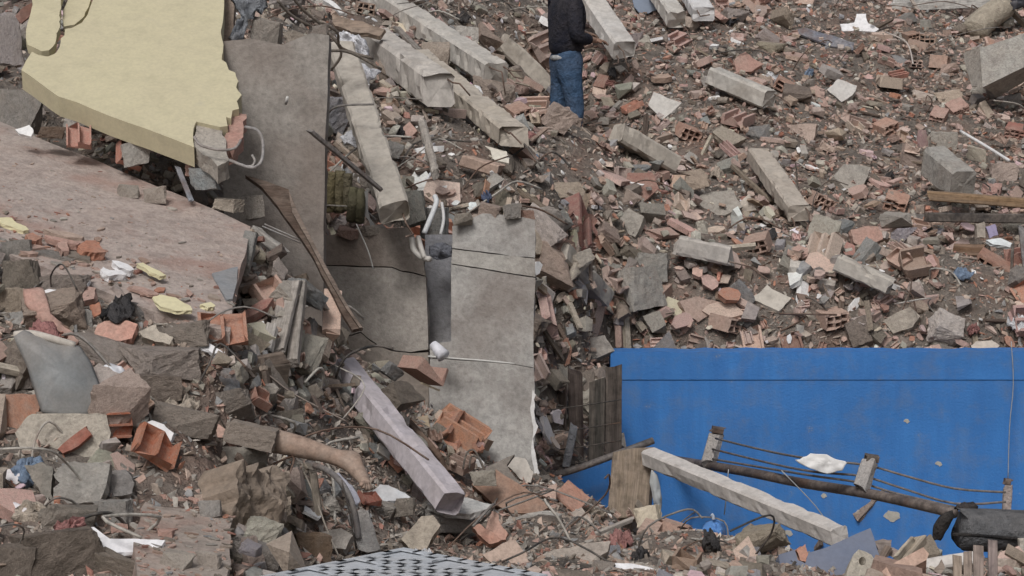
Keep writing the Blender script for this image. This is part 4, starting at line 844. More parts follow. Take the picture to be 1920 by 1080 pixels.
# --- upper centre: individual plates
shard('white_sheet', [(808, 282), (822, 258), (880, 262), (950, 284), (954, 306), (900, 298), (850, 288)], 50, 0.05, 'plaster', (0.66, 0.63, 0.56), 'big cream plaster sheet right of the steep leaning beam', 'plaster sheet', lift=.10)
shard('clay_tile', [(745, 245), (768, 228), (782, 245), (770, 258), (752, 256)], 35, 0.04, 'brick', PINK, 'pink brick plate right of the steep leaning beam', 'brick', lift=.06)
shard('pink_tile', [(868, 160), (882, 154), (896, 168), (893, 178), (878, 174)], 35, 0.02, 'plaster', (0.55, 0.32, 0.46), 'vivid pink tile scrap under the longest pale beam', 'tile', lift=.06)
rock(875, 65, 52, 44, (0.62, 0.59, 0.55), 'whitish rounded lump above the longest pale beam')
shard('red_board', [(905, 5), (920, 0), (982, 52), (986, 62), (960, 48)], 45, 0.03, 'brick', (0.38, 0.17, 0.14), 'long reddish board at the top left of the standing man', 'board', lift=.05)
beam('wood_strip', (742, 50, 19.6), (800, 110, 18.8), 0.05, 0.03, 'wood', (0.27, 0.25, 0.23), 'grey wooden strip along the longest pale beam', 'strip', 143, chip=.003)
shard('brown_board', [(622, 26), (680, 40), (722, 55), (712, 68), (660, 60), (628, 48)], 50, 0.04, 'wood', (0.30, 0.23, 0.18), 'flat brown board above the white puffy cloth bag', 'board', D=17.6)
shard('white_strip', [(605, 0), (620, 0), (650, 24), (636, 24)], 55, 0.03, 'plaster', (0.68, 0.68, 0.68), 'white strip at the top edge above the flat brown board', 'strip', D=18.5)
beam('slim_concrete_post', (790, 225, 15.6), (818, 330, 14.7), 0.05, 0.06, 'concrete', (0.44, 0.40, 0.36), 'slender mortar crusted post right of the steep leaning beam', 'post', 144, chip=.02, cham=.3)
beam('concrete_bar', (868, 300, 16.0), (945, 322, 15.8), 0.10, 0.08, 'brick', (0.45, 0.33, 0.27), 'beige hollow bar below the big cream plaster sheet', 'bar', 145, chip=.006)
# --- right pile plates
shard('blue_metal_sheet', [(1488, 58), (1510, 52), (1560, 66), (1602, 80), (1600, 94), (1550, 84)], 50, 0.02, 'metal', (0.20, 0.22, 0.27), 'long blue grey metal sheet near the top right', 'metal sheet', lift=.08)
shard('white_board', [(1575, 45), (1602, 42), (1606, 26), (1624, 26), (1628, 44), (1648, 54), (1640, 60), (1580, 58)], 45, 0.02, 'plaster', (0.82, 0.82, 0.84), 'bright white board scrap near the top right', 'board', lift=.08)
shard('blue_board', [(1186, 0), (1220, -10), (1232, 18), (1200, 26)], 25, 0.02, 'paint', (0.20, 0.24, 0.31), 'blue grey panel scrap right of the whitish beam', 'panel', lift=.1)
wb = empty('white_facade_board', P(1770, 20, 26.5)); tag(wb, 'row of whitish weathered boards at the top right edge', 'boards')
for i in range(4):
    beam('board', (1655 + 8 * i, 18 - 8.2 * i, 26.6 + .05 * i), (1885, 8 - 8.2 * i, 26.2 + .05 * i), 0.03, 0.05, 'wood', (0.55, 0.54, 0.52), seed=160 + i, chip=.006, parent=wb)
o = tube('sack_roll', [P(1826, 62, 25.2), P(1838, 45, 25.3), P(1862, 26, 25.4), P(1884, 12, 25.5)], (0.15, 0.13), 'cloth', (0.42, 0.37, 0.30), n=14); tag(o, 'beige rolled sack lying near the top right corner', 'sack')
o = dome('dark_bag', [(1886, 0), (1900, -8), (1930, -5), (1930, 12), (1900, 22), (1888, 14)], tilt_plane(1905, 20, 30, 0, 0, 25.4), 0.1, 'plastic', (0.05, 0.055, 0.075), 0.01, 46, 0.08); tag(o, 'dark plastic bag in the top right corner', 'bag')
o = beam('concrete_block', (1748, 300, 20.4), (1808, 350, 19.7), 0.22, 0.26, 'concrete', (0.40, 0.385, 0.36), 'tilted grey concrete block with dark underside left of the white rod', 'block', 146, chip=.02)
tag(tube('white_rod', [P(1801, 246, 21.3), P(1850, 275, 20.9), P(1892, 301, 20.5)], 0.014, 'plastic', (0.74, 0.74, 0.75)), 'straight white rod lying on the right rubble slope', 'rod')
tag(tube('white_cable', [P(1660, 60, 24.5), P(1700, 80, 24.2), P(1712, 120, 23.8)], 0.008, 'plastic', (0.5, 0.45, 0.42)), 'pale thin cable on the upper right rubble slope', 'cable')
# --- bricks behind the blue wall (right)
def hollow(px, py, wpx, nxh, nzh, rot, color, label, L=0.19, asp=0.6, D=None, lift=0.05, seed=0, broken=0.0, group=None):
    g = G(px, py) if D is None else P(px, py, D); W_ = wpx * g.y / F
    o = link('hollow_brick', bm_mesh(hollow_bm(nxh, nzh, W_, W_ * asp, L, t=W_ * 0.075, seed=seed, broken=broken), 'hollow_brick', 'brick'), None, None, color)
    o.rotation_euler = tuple(R(a) for a in rot); o.location = g + Vector((0, 0, lift)); USED.append((px, py, wpx * .5))
    return tag(o, label, 'hollow brick', group)
hollow(1862, 502, 72, 4, 2, (14, 30, -15), (0.36, 0.20, 0.15), 'brown eight hole hollow brick tilted behind the steel frame', asp=.5, D=18.0, lift=0)
hollow(1862, 560, 44, 2, 2, (20, 8, 62), (0.52, 0.28, 0.21), 'smooth salmon hollow brick lying left of the steel frame upright', asp=.75, D=17.7, lift=0, L=.24)
hollow(1818, 622, 36, 3, 2, (8, 4, 28), (0.46, 0.33, 0.26), 'beige hollow brick with open end near the blue wall coping', asp=.75, D=17.4, lift=0, L=.16)
beam('brick_block', (1772, 632, 17.45), (1806, 622, 17.4), 0.1, 0.10, 'brick', (0.45, 0.36, 0.30), 'plain beige brick left of the open ended hollow brick', 'brick', 147, chip=.004)
shard('cream_slab', [(1800, 600), (1822, 548), (1852, 580), (1850, 618), (1838, 606), (1828, 612)], 14, 0.04, 'paint', (0.66, 0.63, 0.52), 'cream triangular plaster slab leaning above the blue wall', 'slab', D=17.35, jag=.03)
shard('white_block', [(1794, 554), (1828, 510), (1846, 520), (1815, 552), (1800, 562)], 40, 0.07, 'plaster', (0.66, 0.62, 0.62), 'white faced brick slanting above the cream triangular slab', 'brick', D=17.7)
shard('pink_slab', [(1766, 486), (1794, 483), (1816, 503), (1806, 517), (1790, 516), (1766, 502)], 45, 0.05, 'plaster', (0.60, 0.38, 0.52), 'vivid pink painted slab above the white faced brick', 'slab', D=18.1, edge=None)
shard('pale_block', [(1764, 505), (1778, 502), (1792, 520), (1786, 540), (1766, 528)], 15, 0.08, 'concrete', (0.50, 0.45, 0.38), 'pale block under the vivid pink slab', 'block', D=18.05)
shard('grey_slab', [(1752, 600), (1768, 590), (1792, 570), (1796, 588), (1774, 600)], 35, 0.06, 'concrete', (0.42, 0.40, 0.365), 'grey broken slab left of the cream triangular slab', 'slab', D=17.5)
shard('lilac_tile', [(1848, 425), (1866, 420), (1872, 440), (1856, 447)], 12, 0.03, 'plaster', (0.33, 0.30, 0.47), 'purple blue tile under the black steel beam', 'tile', D=18.9)
shard('white_slab', [(1848, 450), (1876, 446), (1898, 456), (1894, 464), (1862, 458)], 50, 0.03, 'plaster', (0.66, 0.70, 0.72), 'white sheet scrap below the purple blue tile', 'sheet', D=18.5)
shard('beige_block', [(1830, 420), (1846, 416), (1848, 446), (1832, 446)], 10, 0.08, 'concrete', (0.44, 0.39, 0.34), 'beige block left of the purple blue tile', 'block', D=18.9)
shard('pale_slab', [(1820, 648), (1830, 640), (1860, 638), (1874, 648), (1870, 656), (1824, 656)], 25, 0.06, 'plaster', (0.58, 0.52, 0.46), 'flat pale slab resting on the blue wall coping', 'slab', D=17.05)
rock(1762, 646, 30, 26, (0.42, 0.38, 0.33), 'round mortar lump on the blue wall coping', D=17.05)
beam('wood_block', (1780, 468, 18.3), (1850, 470, 18.2), 0.1, 0.09, 'wood', (0.20, 0.12, 0.075), 'brown wooden block behind the vivid pink slab', 'block', 148, chip=.004)
# --- bricks upper right slope
for i, (x, y, w_, nx_, nz_, rot, c_, l_) in enumerate((
    (1738, 80, 30, 3, 2, (4, 0, -8), (0.40, 0.28, 0.22), 'grey brown hollow brick with six holes near the top right'),
    (1708, 76, 24, 3, 2, (10, -12, 14), (0.33, 0.21, 0.16), 'dark hollow brick end left of the six hole brick at the top right'),
    (1784, 70, 20, 3, 2, (0, 5, 20), (0.42, 0.30, 0.25), 'pinkish hollow brick end right of the six hole brick at the top right'),
    (1716, 128, 22, 2, 2, (0, 4, 0), (0.40, 0.29, 0.25), 'small hollow brick frame on the upper right slope'),
    (1762, 124, 40, 2, 1, (5, 3, 70), (0.45, 0.31, 0.25), 'smooth pinkish brick on the upper right slope'),
    (1795, 212, 34, 5, 3, (30, -22, 10), (0.42, 0.27, 0.23), 'broken hollow brick honeycomb on the right slope'),
    (1905, 256, 38, 4, 3, (20, 10, -20), (0.33, 0.16, 0.13), 'red honeycomb brick at the right edge below the lintel'),
    (1760, 225, 28, 4, 2, (30, 15, -20), (0.43, 0.28, 0.24), 'crumbled hollow brick left of the honeycomb brick'),
    (684, 24, 34, 3, 2, (5, 10, 10), (0.34, 0.25, 0.20), 'dark hollow brick at the top left of the longest beam'),
    (970, 220, 36, 3, 2, (20, -15, 25), (0.38, 0.25, 0.20), 'hollow brick at the end of the flat beige beam'),
    )):
    hollow(x, y, w_, nx_, nz_, rot, c_, l_, seed=i, broken=0.02, lift=0.04)
for i, (x, y, w_, h_, c_, l_) in enumerate(((1780, 182, 50, 26, (0.46, 0.38, 0.31), 'beige flat brick on the right slope below the lintel end'), (1732, 180, 40, 18, (0.55, 0.48, 0.43), 'pale tile with orange edge on the right slope'), (1730, 260, 22, 40, (0.33, 0.22, 0.22), 'purple brown brick standing left of the pale concrete lump'), (1770, 265, 56, 40, (0.42, 0.39, 0.35), 'pale concrete lump above the tilted grey concrete block'), (1780, 130, 40, 22, (0.48, 0.36, 0.31), 'pink beige brick face left of the lintel end'), (1880, 322, 60, 34, (0.44, 0.36, 0.32), 'pinkish concrete lump below the white rod'), (1860, 355, 40, 24, (0.48, 0.30, 0.27), 'pink brick lump resting on the brown timber'), (1835, 290, 44, 30, (0.45, 0.42, 0.35), 'beige plaster lump below the white rod middle'))):
    rock(x, y, w_, h_, c_, l_, mat='brick' if i != 3 else 'concrete', name='brick_lump' if i != 3 else 'concrete_chunk', cat='brick' if i != 3 else 'rubble', sink=.15)
# --- the heap between the two visible parts goes on with beams, plates and bricks
for k, (a, b, w_, h_, c_, l_) in enumerate((((1150, 255), (1268, 330), .22, .18, (0.44, 0.40, 0.35), 'half buried beige beam below and right of the standing man'), ((1330, 150), (1450, 205), .2, .2, (0.46, 0.44, 0.41), 'pale beam lying level in the upper middle of the heap'), ((1420, 300), (1500, 420), .22, .16, (0.43, 0.38, 0.33), 'beige beam sloping down in the middle of the heap'), ((1260, 470), (1380, 500), .18, .16, (0.46, 0.43, 0.40), 'grey beam stub above the left half of the blue wall'), ((1040, 480), (1130, 580), .2, .16, (0.42, 0.39, 0.35), 'leaning beam stub right of the pale concrete wall top'), ((1560, 500), (1680, 560), .16, .14, (0.44, 0.41, 0.37), 'low beam stub above the middle of the blue wall'))):
    beam('concrete_beam', (*a, gd(a[0], a[1] + 18)), (*b, gd(b[0], b[1] + 18)), w_, h_, 'beam', c_, l_, 'beam', 300 + k, chip=.018)
for k, (x, y, w_, h_, el, c_, m_, l_) in enumerate(((1240, 200, 70, 46, 35, (0.62, 0.60, 0.57), 'plaster', 'white plaster plate above the half buried beige beam'), (1400, 120, 60, 40, 30, PINK, 'brick', 'pink brick wall plate near the pale level beam'), (1350, 380, 80, 50, 40, (0.42, 0.39, 0.35), 'concrete', 'broad grey concrete plate in the middle of the heap'), (1500, 250, 60, 44, 30, (0.46, 0.36, 0.31), 'brick', 'pinkish wall plate above the sloping beige beam'), (1600, 330, 70, 46, 38, (0.44, 0.41, 0.37), 'concrete', 'grey concrete plate right of the sloping beige beam'), (1620, 440, 60, 40, 30, (0.48, 0.30, 0.25), 'brick', 'dusty pink brick plate above the low beam stub'), (1450, 560, 80, 50, 35, (0.58, 0.54, 0.48), 'plaster', 'cream plaster plate just above the blue wall coping'), (1180, 420, 70, 50, 32, (0.40, 0.37, 0.33), 'concrete', 'grey plate right of the leaning beam stub'), (1310, 580, 70, 46, 30, (0.45, 0.33, 0.28), 'brick', 'brown pink wall plate at the left end of the blue wall'), (1120, 650, 70, 50, 30, (0.42, 0.39, 0.36), 'concrete', 'grey concrete plate above the dark wire fence'), (1580, 170, 50, 36, 34, (0.60, 0.58, 0.56), 'plaster', 'small white plate below the blue grey metal sheet'), (1690, 600, 60, 40, 30, (0.47, 0.42, 0.36), 'concrete', 'beige plate above the right half of the blue wall'))):
    rp = random.Random(k * 13 + 3); np_ = 4 + k % 3; a0 = rp.uniform(0, 6.28)
    shard('wall_plate', [(x + w_ * .56 * math.cos(a0 + 6.283 * (q_ + rp.uniform(-.3, .3)) / np_) * rp.uniform(.7, 1.15), y + h_ * .56 * math.sin(a0 + 6.283 * (q_ + rp.uniform(-.2, .2)) / np_) * rp.uniform(.7, 1.15)) for q_ in range(np_)], el, 0.07, m_, tuple(c * .9 for c in c_), l_, 'plate', az=(k * 37) % 50 - 25, lift=.05, jag=.04)
for k, (x, y, w_, nx_, nz_, rot, l_) in enumerate(((1290, 260, 40, 3, 2, (15, 20, 20), 'hollow brick left of the pinkish wall plate in mid heap'), (1420, 470, 46, 3, 2, (20, -15, -20), 'hollow brick right of the grey beam stub'), (1540, 390, 42, 4, 2, (10, 25, 15), 'eight hole brick below the sloping beige beam'), (1660, 250, 36, 3, 2, (15, -20, 30), 'hollow brick above the grey plate on the right of mid heap'), (1230, 560, 48, 3, 2, (20, 12, -25), 'hollow brick at the left end above the blue wall'), (1560, 610, 48, 3, 2, (10, -8, 20), 'hollow brick on the coping of the blue wall middle'), (1470, 170, 34, 2, 2, (15, 30, 0), 'four hole brick right of the pale level beam'), (1360, 620, 46, 2, 2, (10, 10, 55), 'smooth hollow brick on the coping of the blue wall left part'), (1080, 390, 40, 3, 2, (20, -30, 10), 'hollow brick above the leaning beam stub'), (1680, 390, 42, 3, 2, (25, 18, -10), 'hollow brick right of the dusty pink brick plate'))):
    hollow(x, y, w_, nx_, nz_, rot, ((0.44, 0.27, 0.21), (0.40, 0.28, 0.23), (0.47, 0.33, 0.27))[k % 3], l_, seed=60 + k, broken=.025)
# --- bottom centre
rock(862, 972, 118, 52, (0.30, 0.29, 0.28), 'rough grey concrete lump under the pale plate at the lilac beam foot', D=11.35, sink=.12, rot=0)
shard('concrete_plate', [(800, 944), (818, 936), (868, 931), (924, 946), (900, 958), (880, 964), (836, 960)], 74, 0.03, 'concrete', (0.55, 0.55, 0.54), 'pale flat plate at the foot of the lilac beam', 'plate', D=11.3, jag=.05, sub=2, lift=.03)
o = shard('clay_block', [(884, 908), (900, 895), (930, 880), (970, 905), (1005, 930), (1030, 950), (1010, 962), (960, 962), (925, 944)], 30, 0.16, 'brick', (0.30, 0.185, 0.135), 'big brown grooved clay block with mortar end below the pale wall', 'clay block', az=-10, D=12.0, jag=.01)
for k, (x0, y0, x1, y1) in enumerate(((962, 906, 940, 948), (984, 920, 968, 958))):
    pc = (tilt_plane(925, 962, 30, -10, 0.02, 12.0)); 
rock(905, 900, 46, 30, (0.46, 0.42, 0.36), 'pale mortar crust on the big grooved clay block', D=11.95, sink=0)
shard('dark_slab', [(940, 985), (975, 972), (1040, 968), (1056, 982), (1055, 1010), (1030, 1022), (985, 1018), (955, 1000)], 4, 0.10, 'concrete', (0.13, 0.115, 0.105), 'dark grey slab standing on edge right of the slab with pale top', 'slab', D=11.7, jag=.03)
shard('pale_slab', [(940, 984), (955, 972), (990, 962), (1035, 958), (1054, 964), (1042, 972), (975, 976)], 75, 0.05, 'concrete', (0.46, 0.44, 0.41), 'pale rim of concrete lying on the dark standing slab', 'slab', D=11.72)
shard('angled_sheet', [(868, 900), (905, 880), (965, 852), (950, 872), (975, 905), (985, 925), (930, 895), (890, 906)], 35, 0.03, 'concrete', (0.22, 0.20, 0.18), 'dark angled slab piece above the big grooved clay block', 'slab', D=12.5, jag=.04)
shard('pale_plate', [(942, 868), (962, 856), (985, 860), (1000, 885), (995, 905), (975, 898), (960, 880)], 22, 0.05, 'plaster', (0.52, 0.49, 0.45), 'pale jagged plate at the right foot of the pale wall', 'plaster', D=12.7)
rock(1015, 905, 46, 60, (0.22, 0.20, 0.18), 'dark rubble lump at the corner of the pale wall', D=13.0)
hollow(1064, 942, 54, 3, 2, (18, 38, -12), (0.50, 0.26, 0.19), 'orange brown hollow brick with six holes below the blue panel', asp=.66, D=12.6, lift=0.0, L=.2)
hollow(1090, 984, 36, 2, 2, (15, -25, 10), (0.48, 0.42, 0.37), 'mortar covered hollow brick below the six hole orange brick', asp=.8, D=12.2, lift=0.0)
shard('clay_tile', [(1012, 932), (1032, 910), (1044, 906), (1042, 940), (1034, 958), (1030, 930)], 25, 0.025, 'brick', (0.52, 0.36, 0.30), 'thin pinkish tile leaning left of the six hole orange brick', 'tile', D=12.4)
hollow(1216, 1000, 34, 2, 2, (12, 14, -14), (0.46, 0.33, 0.27), 'four hole hollow brick below the wooden post', asp=.8, D=12.2, lift=0)
hollow(1262, 992, 44, 2, 2, (12, 6, 66), (0.46, 0.30, 0.24), 'beige brick with broken open end right of the four hole brick', asp=.6, D=12.3, lift=0, broken=.06)
rock(1215, 965, 50, 44, (0.60, 0.53, 0.42), 'cream foam lump right below the wooden post', D=12.7, mat='plaster', name='foam_lump', cat='foam')
beam('wood_lath', (1052, 1028, 11.4), (1190, 972, 12.0), 0.03, 0.02, 'wood', (0.50, 0.45, 0.40), 'pale wooden lath crossing the rubble below the blue panel', 'lath', 149, chip=.002)
o = shard('concrete_slab', [(985, 1072), (1000, 1048), (1040, 1030), (1100, 1018), (1145, 1014), (1140, 1034), (1105, 1055), (1080, 1080), (1010, 1090)], 45, 0.06, 'concrete', (0.42, 0.375, 0.335), 'broad beige broken slab at the bottom centre right of the crate', 'slab', D=10.6, jag=.03)
rock(1155, 1040, 40, 50, (0.33, 0.35, 0.40), 'blue grey crumpled lump right of the broad beige slab', D=11.0)
shard('white_sheet', [(1110, 1076), (1140, 1056), (1180, 1056), (1225, 1066), (1285, 1074), (1280, 1092), (1110, 1094)], 55, 0.03, 'plaster', (0.80, 0.80, 0.82), 'bright white plaster sheet at the bottom edge', 'plaster', D=10.3, jag=.04)
rock(1130, 1062, 40, 30, (0.42, 0.37, 0.33), 'beige mortar lump on the bright white bottom sheet', D=10.3)
shard('grey_slab', [(1240, 1010), (1300, 1005), (1320, 1012), (1310, 1024), (1250, 1026)], 50, 0.04, 'concrete', (0.42, 0.44, 0.46), 'pale blue grey slab left of the blue plastic bag', 'slab', D=11.7)
shard('clay_block', [(885, 988), (900, 982), (932, 1004), (940, 1012), (918, 1020), (895, 1000)], 30, 0.06, 'brick', (0.47, 0.25, 0.19), 'salmon brick bar below the slab with pale top', 'brick', D=11.1)
shard('clay_plate', [(905, 1010), (915, 975), (922, 958), (934, 962), (940, 985), (952, 1000), (948, 1012), (920, 1016)], 25, 0.04, 'brick', (0.50, 0.30, 0.24), 'salmon brick plate standing beside the salmon brick bar', 'brick', D=11.15)
shard('mortar_slab', [(752, 1010), (790, 968), (812, 966), (826, 985), (810, 1008), (800, 1030), (770, 1032)], 28, 0.08, 'concrete', (0.44, 0.385, 0.32), 'rough beige mortar slab behind the white crate', 'mortar', D=10.6, jag=.03)
shard('mortar_slab', [(905, 1040), (940, 1020), (965, 1012), (985, 1040), (1005, 1075), (960, 1085), (930, 1062)], 30, 0.07, 'brick', (0.48, 0.37, 0.31), 'pinkish mortared wall piece right of the white crate', 'masonry', D=10.4, jag=.03)
shard('grey_block', [(652, 965), (676, 955), (690, 958), (700, 985), (713, 1030), (690, 1036), (672, 1030), (664, 1000)], 18, 0.09, 'concrete', (0.37, 0.37, 0.37), 'short grey concrete block standing behind the crate corner', 'block', D=10.3, jag=.02)
shard('stone_slab', [(575, 1015), (600, 998), (640, 990), (662, 1004), (648, 1030), (610, 1036), (580, 1030)], 35, 0.06, 'concrete', (0.36, 0.34, 0.315), 'grey flat slab left of the short grey block', 'slab', D=10.2)
shard('grey_sheet', [(500, 1020), (520, 1015), (560, 1050), (570, 1075), (530, 1090), (505, 1060)], 35, 0.03, 'concrete', (0.30, 0.29, 0.275), 'grey slab left of the white crate', 'slab', D=9.5)
rock(585, 1020, 70, 60, (0.20, 0.14, 0.095), 'brown earthy lump behind the left crate corner', D=9.9)
shard('plaster_shard', [(698, 920), (712, 908), (740, 915), (770, 932), (755, 938), (724, 940), (700, 932)], 50, 0.05, 'plaster', (0.55, 0.57, 0.60), 'pale grey plaster plate right below the bare foot', 'plaster', D=11.2)
rock(700, 950, 90, 40, (0.36, 0.335, 0.305), 'grey concrete lump below the pale grey plate', D=11.1)
rock(760, 945, 40, 36, (0.30, 0.27, 0.235), 'brown grey lump at the lower end of the lilac beam', D=11.1)
o = dome('silver_strip', [(628, 890), (636, 888), (660, 912), (676, 940), (668, 950), (650, 930)], tilt_plane(664, 950, 35, 0, 0, 10.5), 0.02, 'plastic', (0.38, 0.39, 0.46), 0.004, 47, 0.02); tag(o, 'pale blue plastic strip below the bare foot', 'plastic strip')
rock(790, 790, 60, 50, (0.14, 0.14, 0.145), 'dark rubbish lump at the foot of the cracked wall', D=12.9)
shard('osb_plate', [(745, 790), (802, 778), (806, 800), (812, 820), (800, 826), (765, 802)], 35, 0.03, 'wood', (0.42, 0.34, 0.24), 'tan chipboard plate between the lilac beam and the pale wall', 'board', D=12.7)
comb('clay_channel', 862, 892, 46, 4, (0.34, 0.24, 0.20), (20, -10, 60), 'ribbed dusty clay piece at the lower end of the dark brown board', seed=14, D=12.3, L=0.8, hr=.4)
for k, pts in enumerate((((868, 880), (875, 850), (890, 845), (905, 875), (918, 905)), ((880, 880), (884, 856), (900, 862), (912, 890)))):
    tag(tube('bent_wire', [P(x, y, 12.2) for x, y in pts], 0.005, 'metal', (0.12, 0.11, 0.10), n=5), ('outer' if k == 0 else 'inner') + ' bent wire loop above the big grooved clay block', 'wire')
# --- bottom right
cbp = empty('painted_block', P(1560, 1085, 10.6)); tag(cbp, 'faded blue painted wall piece with a pale badge at the bottom', 'wall piece')
plp = plane3((1480, 1080, 10.55), (1640, 1080, 10.55), (1550, 1000, 10.75))
poly_slab('panel', [(1460, 1040), (1490, 1030), (1496, 1050), (1510, 1056), (1516, 1036), (1545, 1028), (1590, 1008), (1632, 990), (1640, 1012), (1650, 1045), (1655, 1092), (1465, 1092)], plp, 0.07, 'paint', (0.145, 0.17, 0.235), jag=.012, sub=2, seed=171, parent=cbp)
bp_ = (plp[0] + plp[1] * 0.006, plp[1])
poly_slab('badge', [(1499, 1078), (1500, 1068), (1508, 1062), (1520, 1062), (1527, 1068), (1528, 1078), (1527, 1090), (1500, 1090)], bp_, 0.005, 'plaster', (0.52, 0.54, 0.54), jag=.003, sub=1, seed=172, parent=cbp)
bq_ = (plp[0] + plp[1] * 0.010, plp[1])
for k in range(5):
    x = 1503.5 + 4.6 * k
    poly_slab('badge_stroke', [(x, 1066.5), (x + 2.0, 1066.5), (x + 2.0 + (k % 2), 1074), (x - (k % 3) * .6, 1074)], bq_, 0.003, 'paint', (0.16, 0.20, 0.22), jag=0, sub=1, seed=173 + k, parent=cbp, rough_side=0)
shard('brick_shard', [(1494, 1032), (1510, 1020), (1516, 1040), (1512, 1054), (1500, 1050)], 25, 0.04, 'brick', (0.48, 0.24, 0.17), 'orange brick bit behind the faded blue wall piece', 'brick', D=10.65)
cb = empty('cinder_block', P(1610, 1085, 10.4)); tag(cb, 'pale block with a round hole leaning on the blue wall piece', 'block')
plh = plane3((1590, 1080, 10.35), (1650, 1080, 10.4), (1615, 1030, 10.5))
hole = [(1617 + 7 * math.cos(a), 1052 + 8 * math.sin(a)) for a in [i * math.pi / 5 for i in range(10)]]
rim_ = [(1640, 1050), (1636, 1075), (1622, 1092), (1606, 1092), (1585, 1085), (1592, 1060), (1600, 1040), (1610, 1030), (1622, 1034), (1634, 1040)]
for k in range(10):
    k2 = (k + 1) % 10
    poly_slab('shell', [rim_[k], rim_[k2], hole[(k2) % 10], hole[k]], plh, 0.07, 'concrete', (0.50, 0.46, 0.39), jag=0.02, sub=0, seed=180, parent=cb, rough_side=0)
shard('beige_plate', [(1622, 1092), (1628, 1066), (1645, 1050), (1668, 1062), (1662, 1092)], 20, 0.05, 'concrete', (0.42, 0.35, 0.30), 'beige plate right of the block with a round hole', 'plate', D=10.3)
wg = empty('grooved_timber', P(1690, 1058, 10.6)); tag(wg, 'pale grooved timber piece leaning right of the blue wall piece', 'timber')
beam('body', (1682, 1062, 10.5), (1728, 1008, 10.7), 0.06, 0.05, 'wood', (0.44, 0.38, 0.30), seed=191, chip=.003, parent=wg)
beam('tongue', (1676, 1058, 10.46), (1718, 1008, 10.66), 0.018, 0.06, 'wood', (0.52, 0.46, 0.37), seed=192, chip=.003, parent=wg)
beam('brown_stick', (1650, 1052, 10.7), (1668, 1022, 10.75), 0.035, 0.035, 'wood', (0.22, 0.17, 0.14), 'short brown stick left of the grooved timber', 'stick', 193, chip=.003, cham=.3)
shard('beige_board', [(1640, 1014), (1672, 1012), (1674, 1040), (1648, 1044)], 15, 0.03, 'wood', (0.33, 0.28, 0.26), 'grey beige board behind the short brown stick', 'board', D=10.9)
beam('white_tube', (1660, 1074, 10.3), (1850, 1046, 10.5), 0.075, 0.075, 'plaster', (0.66, 0.63, 0.60), 'thick whitish round bar lying at the bottom right', 'bar', 194, chip=.005, cham=.42)
for k, (x0, x1, yt, yb) in enumerate(((1786, 1803, 1040, 1096), (1806, 1822, 1032, 1096), (1824, 1844, 1022, 1096), (1852, 1870, 1011, 1096))):
    beam('picket', ((x0 + x1) / 2 + 1, yb, 10.0 + .02 * k), ((x0 + x1) / 2, yt, 10.05 + .02 * k), (x1 - x0) * 10.0 / F, 0.02, 'wood', (0.36 - .02 * k, 0.29 - .015 * k, 0.235), ('leftmost', 'second from left', 'third from left', 'rightmost and tallest')[k] + ' of four upright wooden pickets at the bottom right', 'picket', 195 + k, chip=.002, endjag=.006, group='wooden pickets')
shard('wood_bit', [(1752, 1070), (1766, 1050), (1772, 1066), (1762, 1080)], 20, 0.03, 'wood', (0.34, 0.28, 0.24), 'small brown wood bit left of the pickets', 'wood', D=10.1)
shard('red_bit', [(1690, 1066), (1700, 1062), (1712, 1076), (1700, 1090), (1690, 1086)], 25, 0.03, 'brick', (0.30, 0.08, 0.06), 'dark red brick bit at the bottom edge', 'brick', D=10.15)
# carpet roll
cr = empty('carpet_roll', P(1860, 1045, 11.3)); tag(cr, 'black felt carpet roll at the right edge before the blue wall', 'carpet')
V, Fc = [], []; nseg, nang = 14, 30
cA0, cA1 = P(1800, 992, 11.3), P(2010, 1000, 11.3)
for i in range(nseg + 1):
    t = i / nseg; c_ = cA0.lerp(cA1, t)
    for k in range(nang):
        a = 2 * math.pi * k / nang; r_ = 0.115 * (1 + 0.07 * math.sin(2 * a + 1) + 0.05 * noise.noise(Vector((t * 3, math.cos(a), math.sin(a))))) * (0.93 if 0.60 < k / nang < 0.66 else 1)
        x = 0.02 * math.sin(3 * a) if i == 0 else 0
        V.append(c_ + Vector((x, -math.cos(a) * r_ * 1.15, math.sin(a) * r_ * 0.95)) - cr.location)
for i in range(nseg):
    for k in range(nang):
        k2 = (k + 1) % nang; Fc.append([i * nang + k, i * nang + k2, (i + 1) * nang + k2, (i + 1) * nang + k])
Fc.append(list(range(nang))); Fc.append(list(range(nseg * nang, (nseg + 1) * nang))[::-1])
link('roll', mesh('roll', V, Fc, True), 'cloth', cr, (0.115, 0.12, 0.13))
dome('end_flap', [(1750, 1012), (1752, 985), (1765, 968), (1785, 958), (1790, 966), (1776, 990), (1764, 1012)], tilt_plane(1765, 1010, 8, -30, 0, 11.3), 0.03, 'cloth', (0.018, 0.018, 0.020), 0.012, 48, 0.01, parent=cr)
dome('top_flap', [(1790, 952), (1805, 944), (1830, 946), (1832, 954), (1800, 958)], tilt_plane(1810, 957, 45, 0, 0, 11.3), 0.02, 'cloth', (0.05, 0.045, 0.045), 0.012, 49, 0.02, parent=cr)
tube('seam', [P(1786, 1002, 11.165), P(1840, 1004, 11.16), P(1920, 1012, 11.16), P(2000, 1018, 11.16)], 0.008, 'cloth', (0.02, 0.02, 0.022), parent=cr)
for i in range(7):
    x = 1875 + i * 12
    beam('lath', (x - 4, 1062 - i, 10.7 + .04 * i), (x + 52, 1018 - i * 1.5, 10.9 + .04 * i), 0.016, 0.01, 'metal', (0.26 + .05 * (i % 3), 0.25 + .05 * (i % 3), 0.24 + .05 * (i % 3)), ('first', 'second', 'third', 'fourth', 'fifth', 'sixth', 'seventh')[i] + ' thin slanting strip from the left below the carpet roll', 'strip', 210 + i, chip=.001, group='thin strips below the carpet')
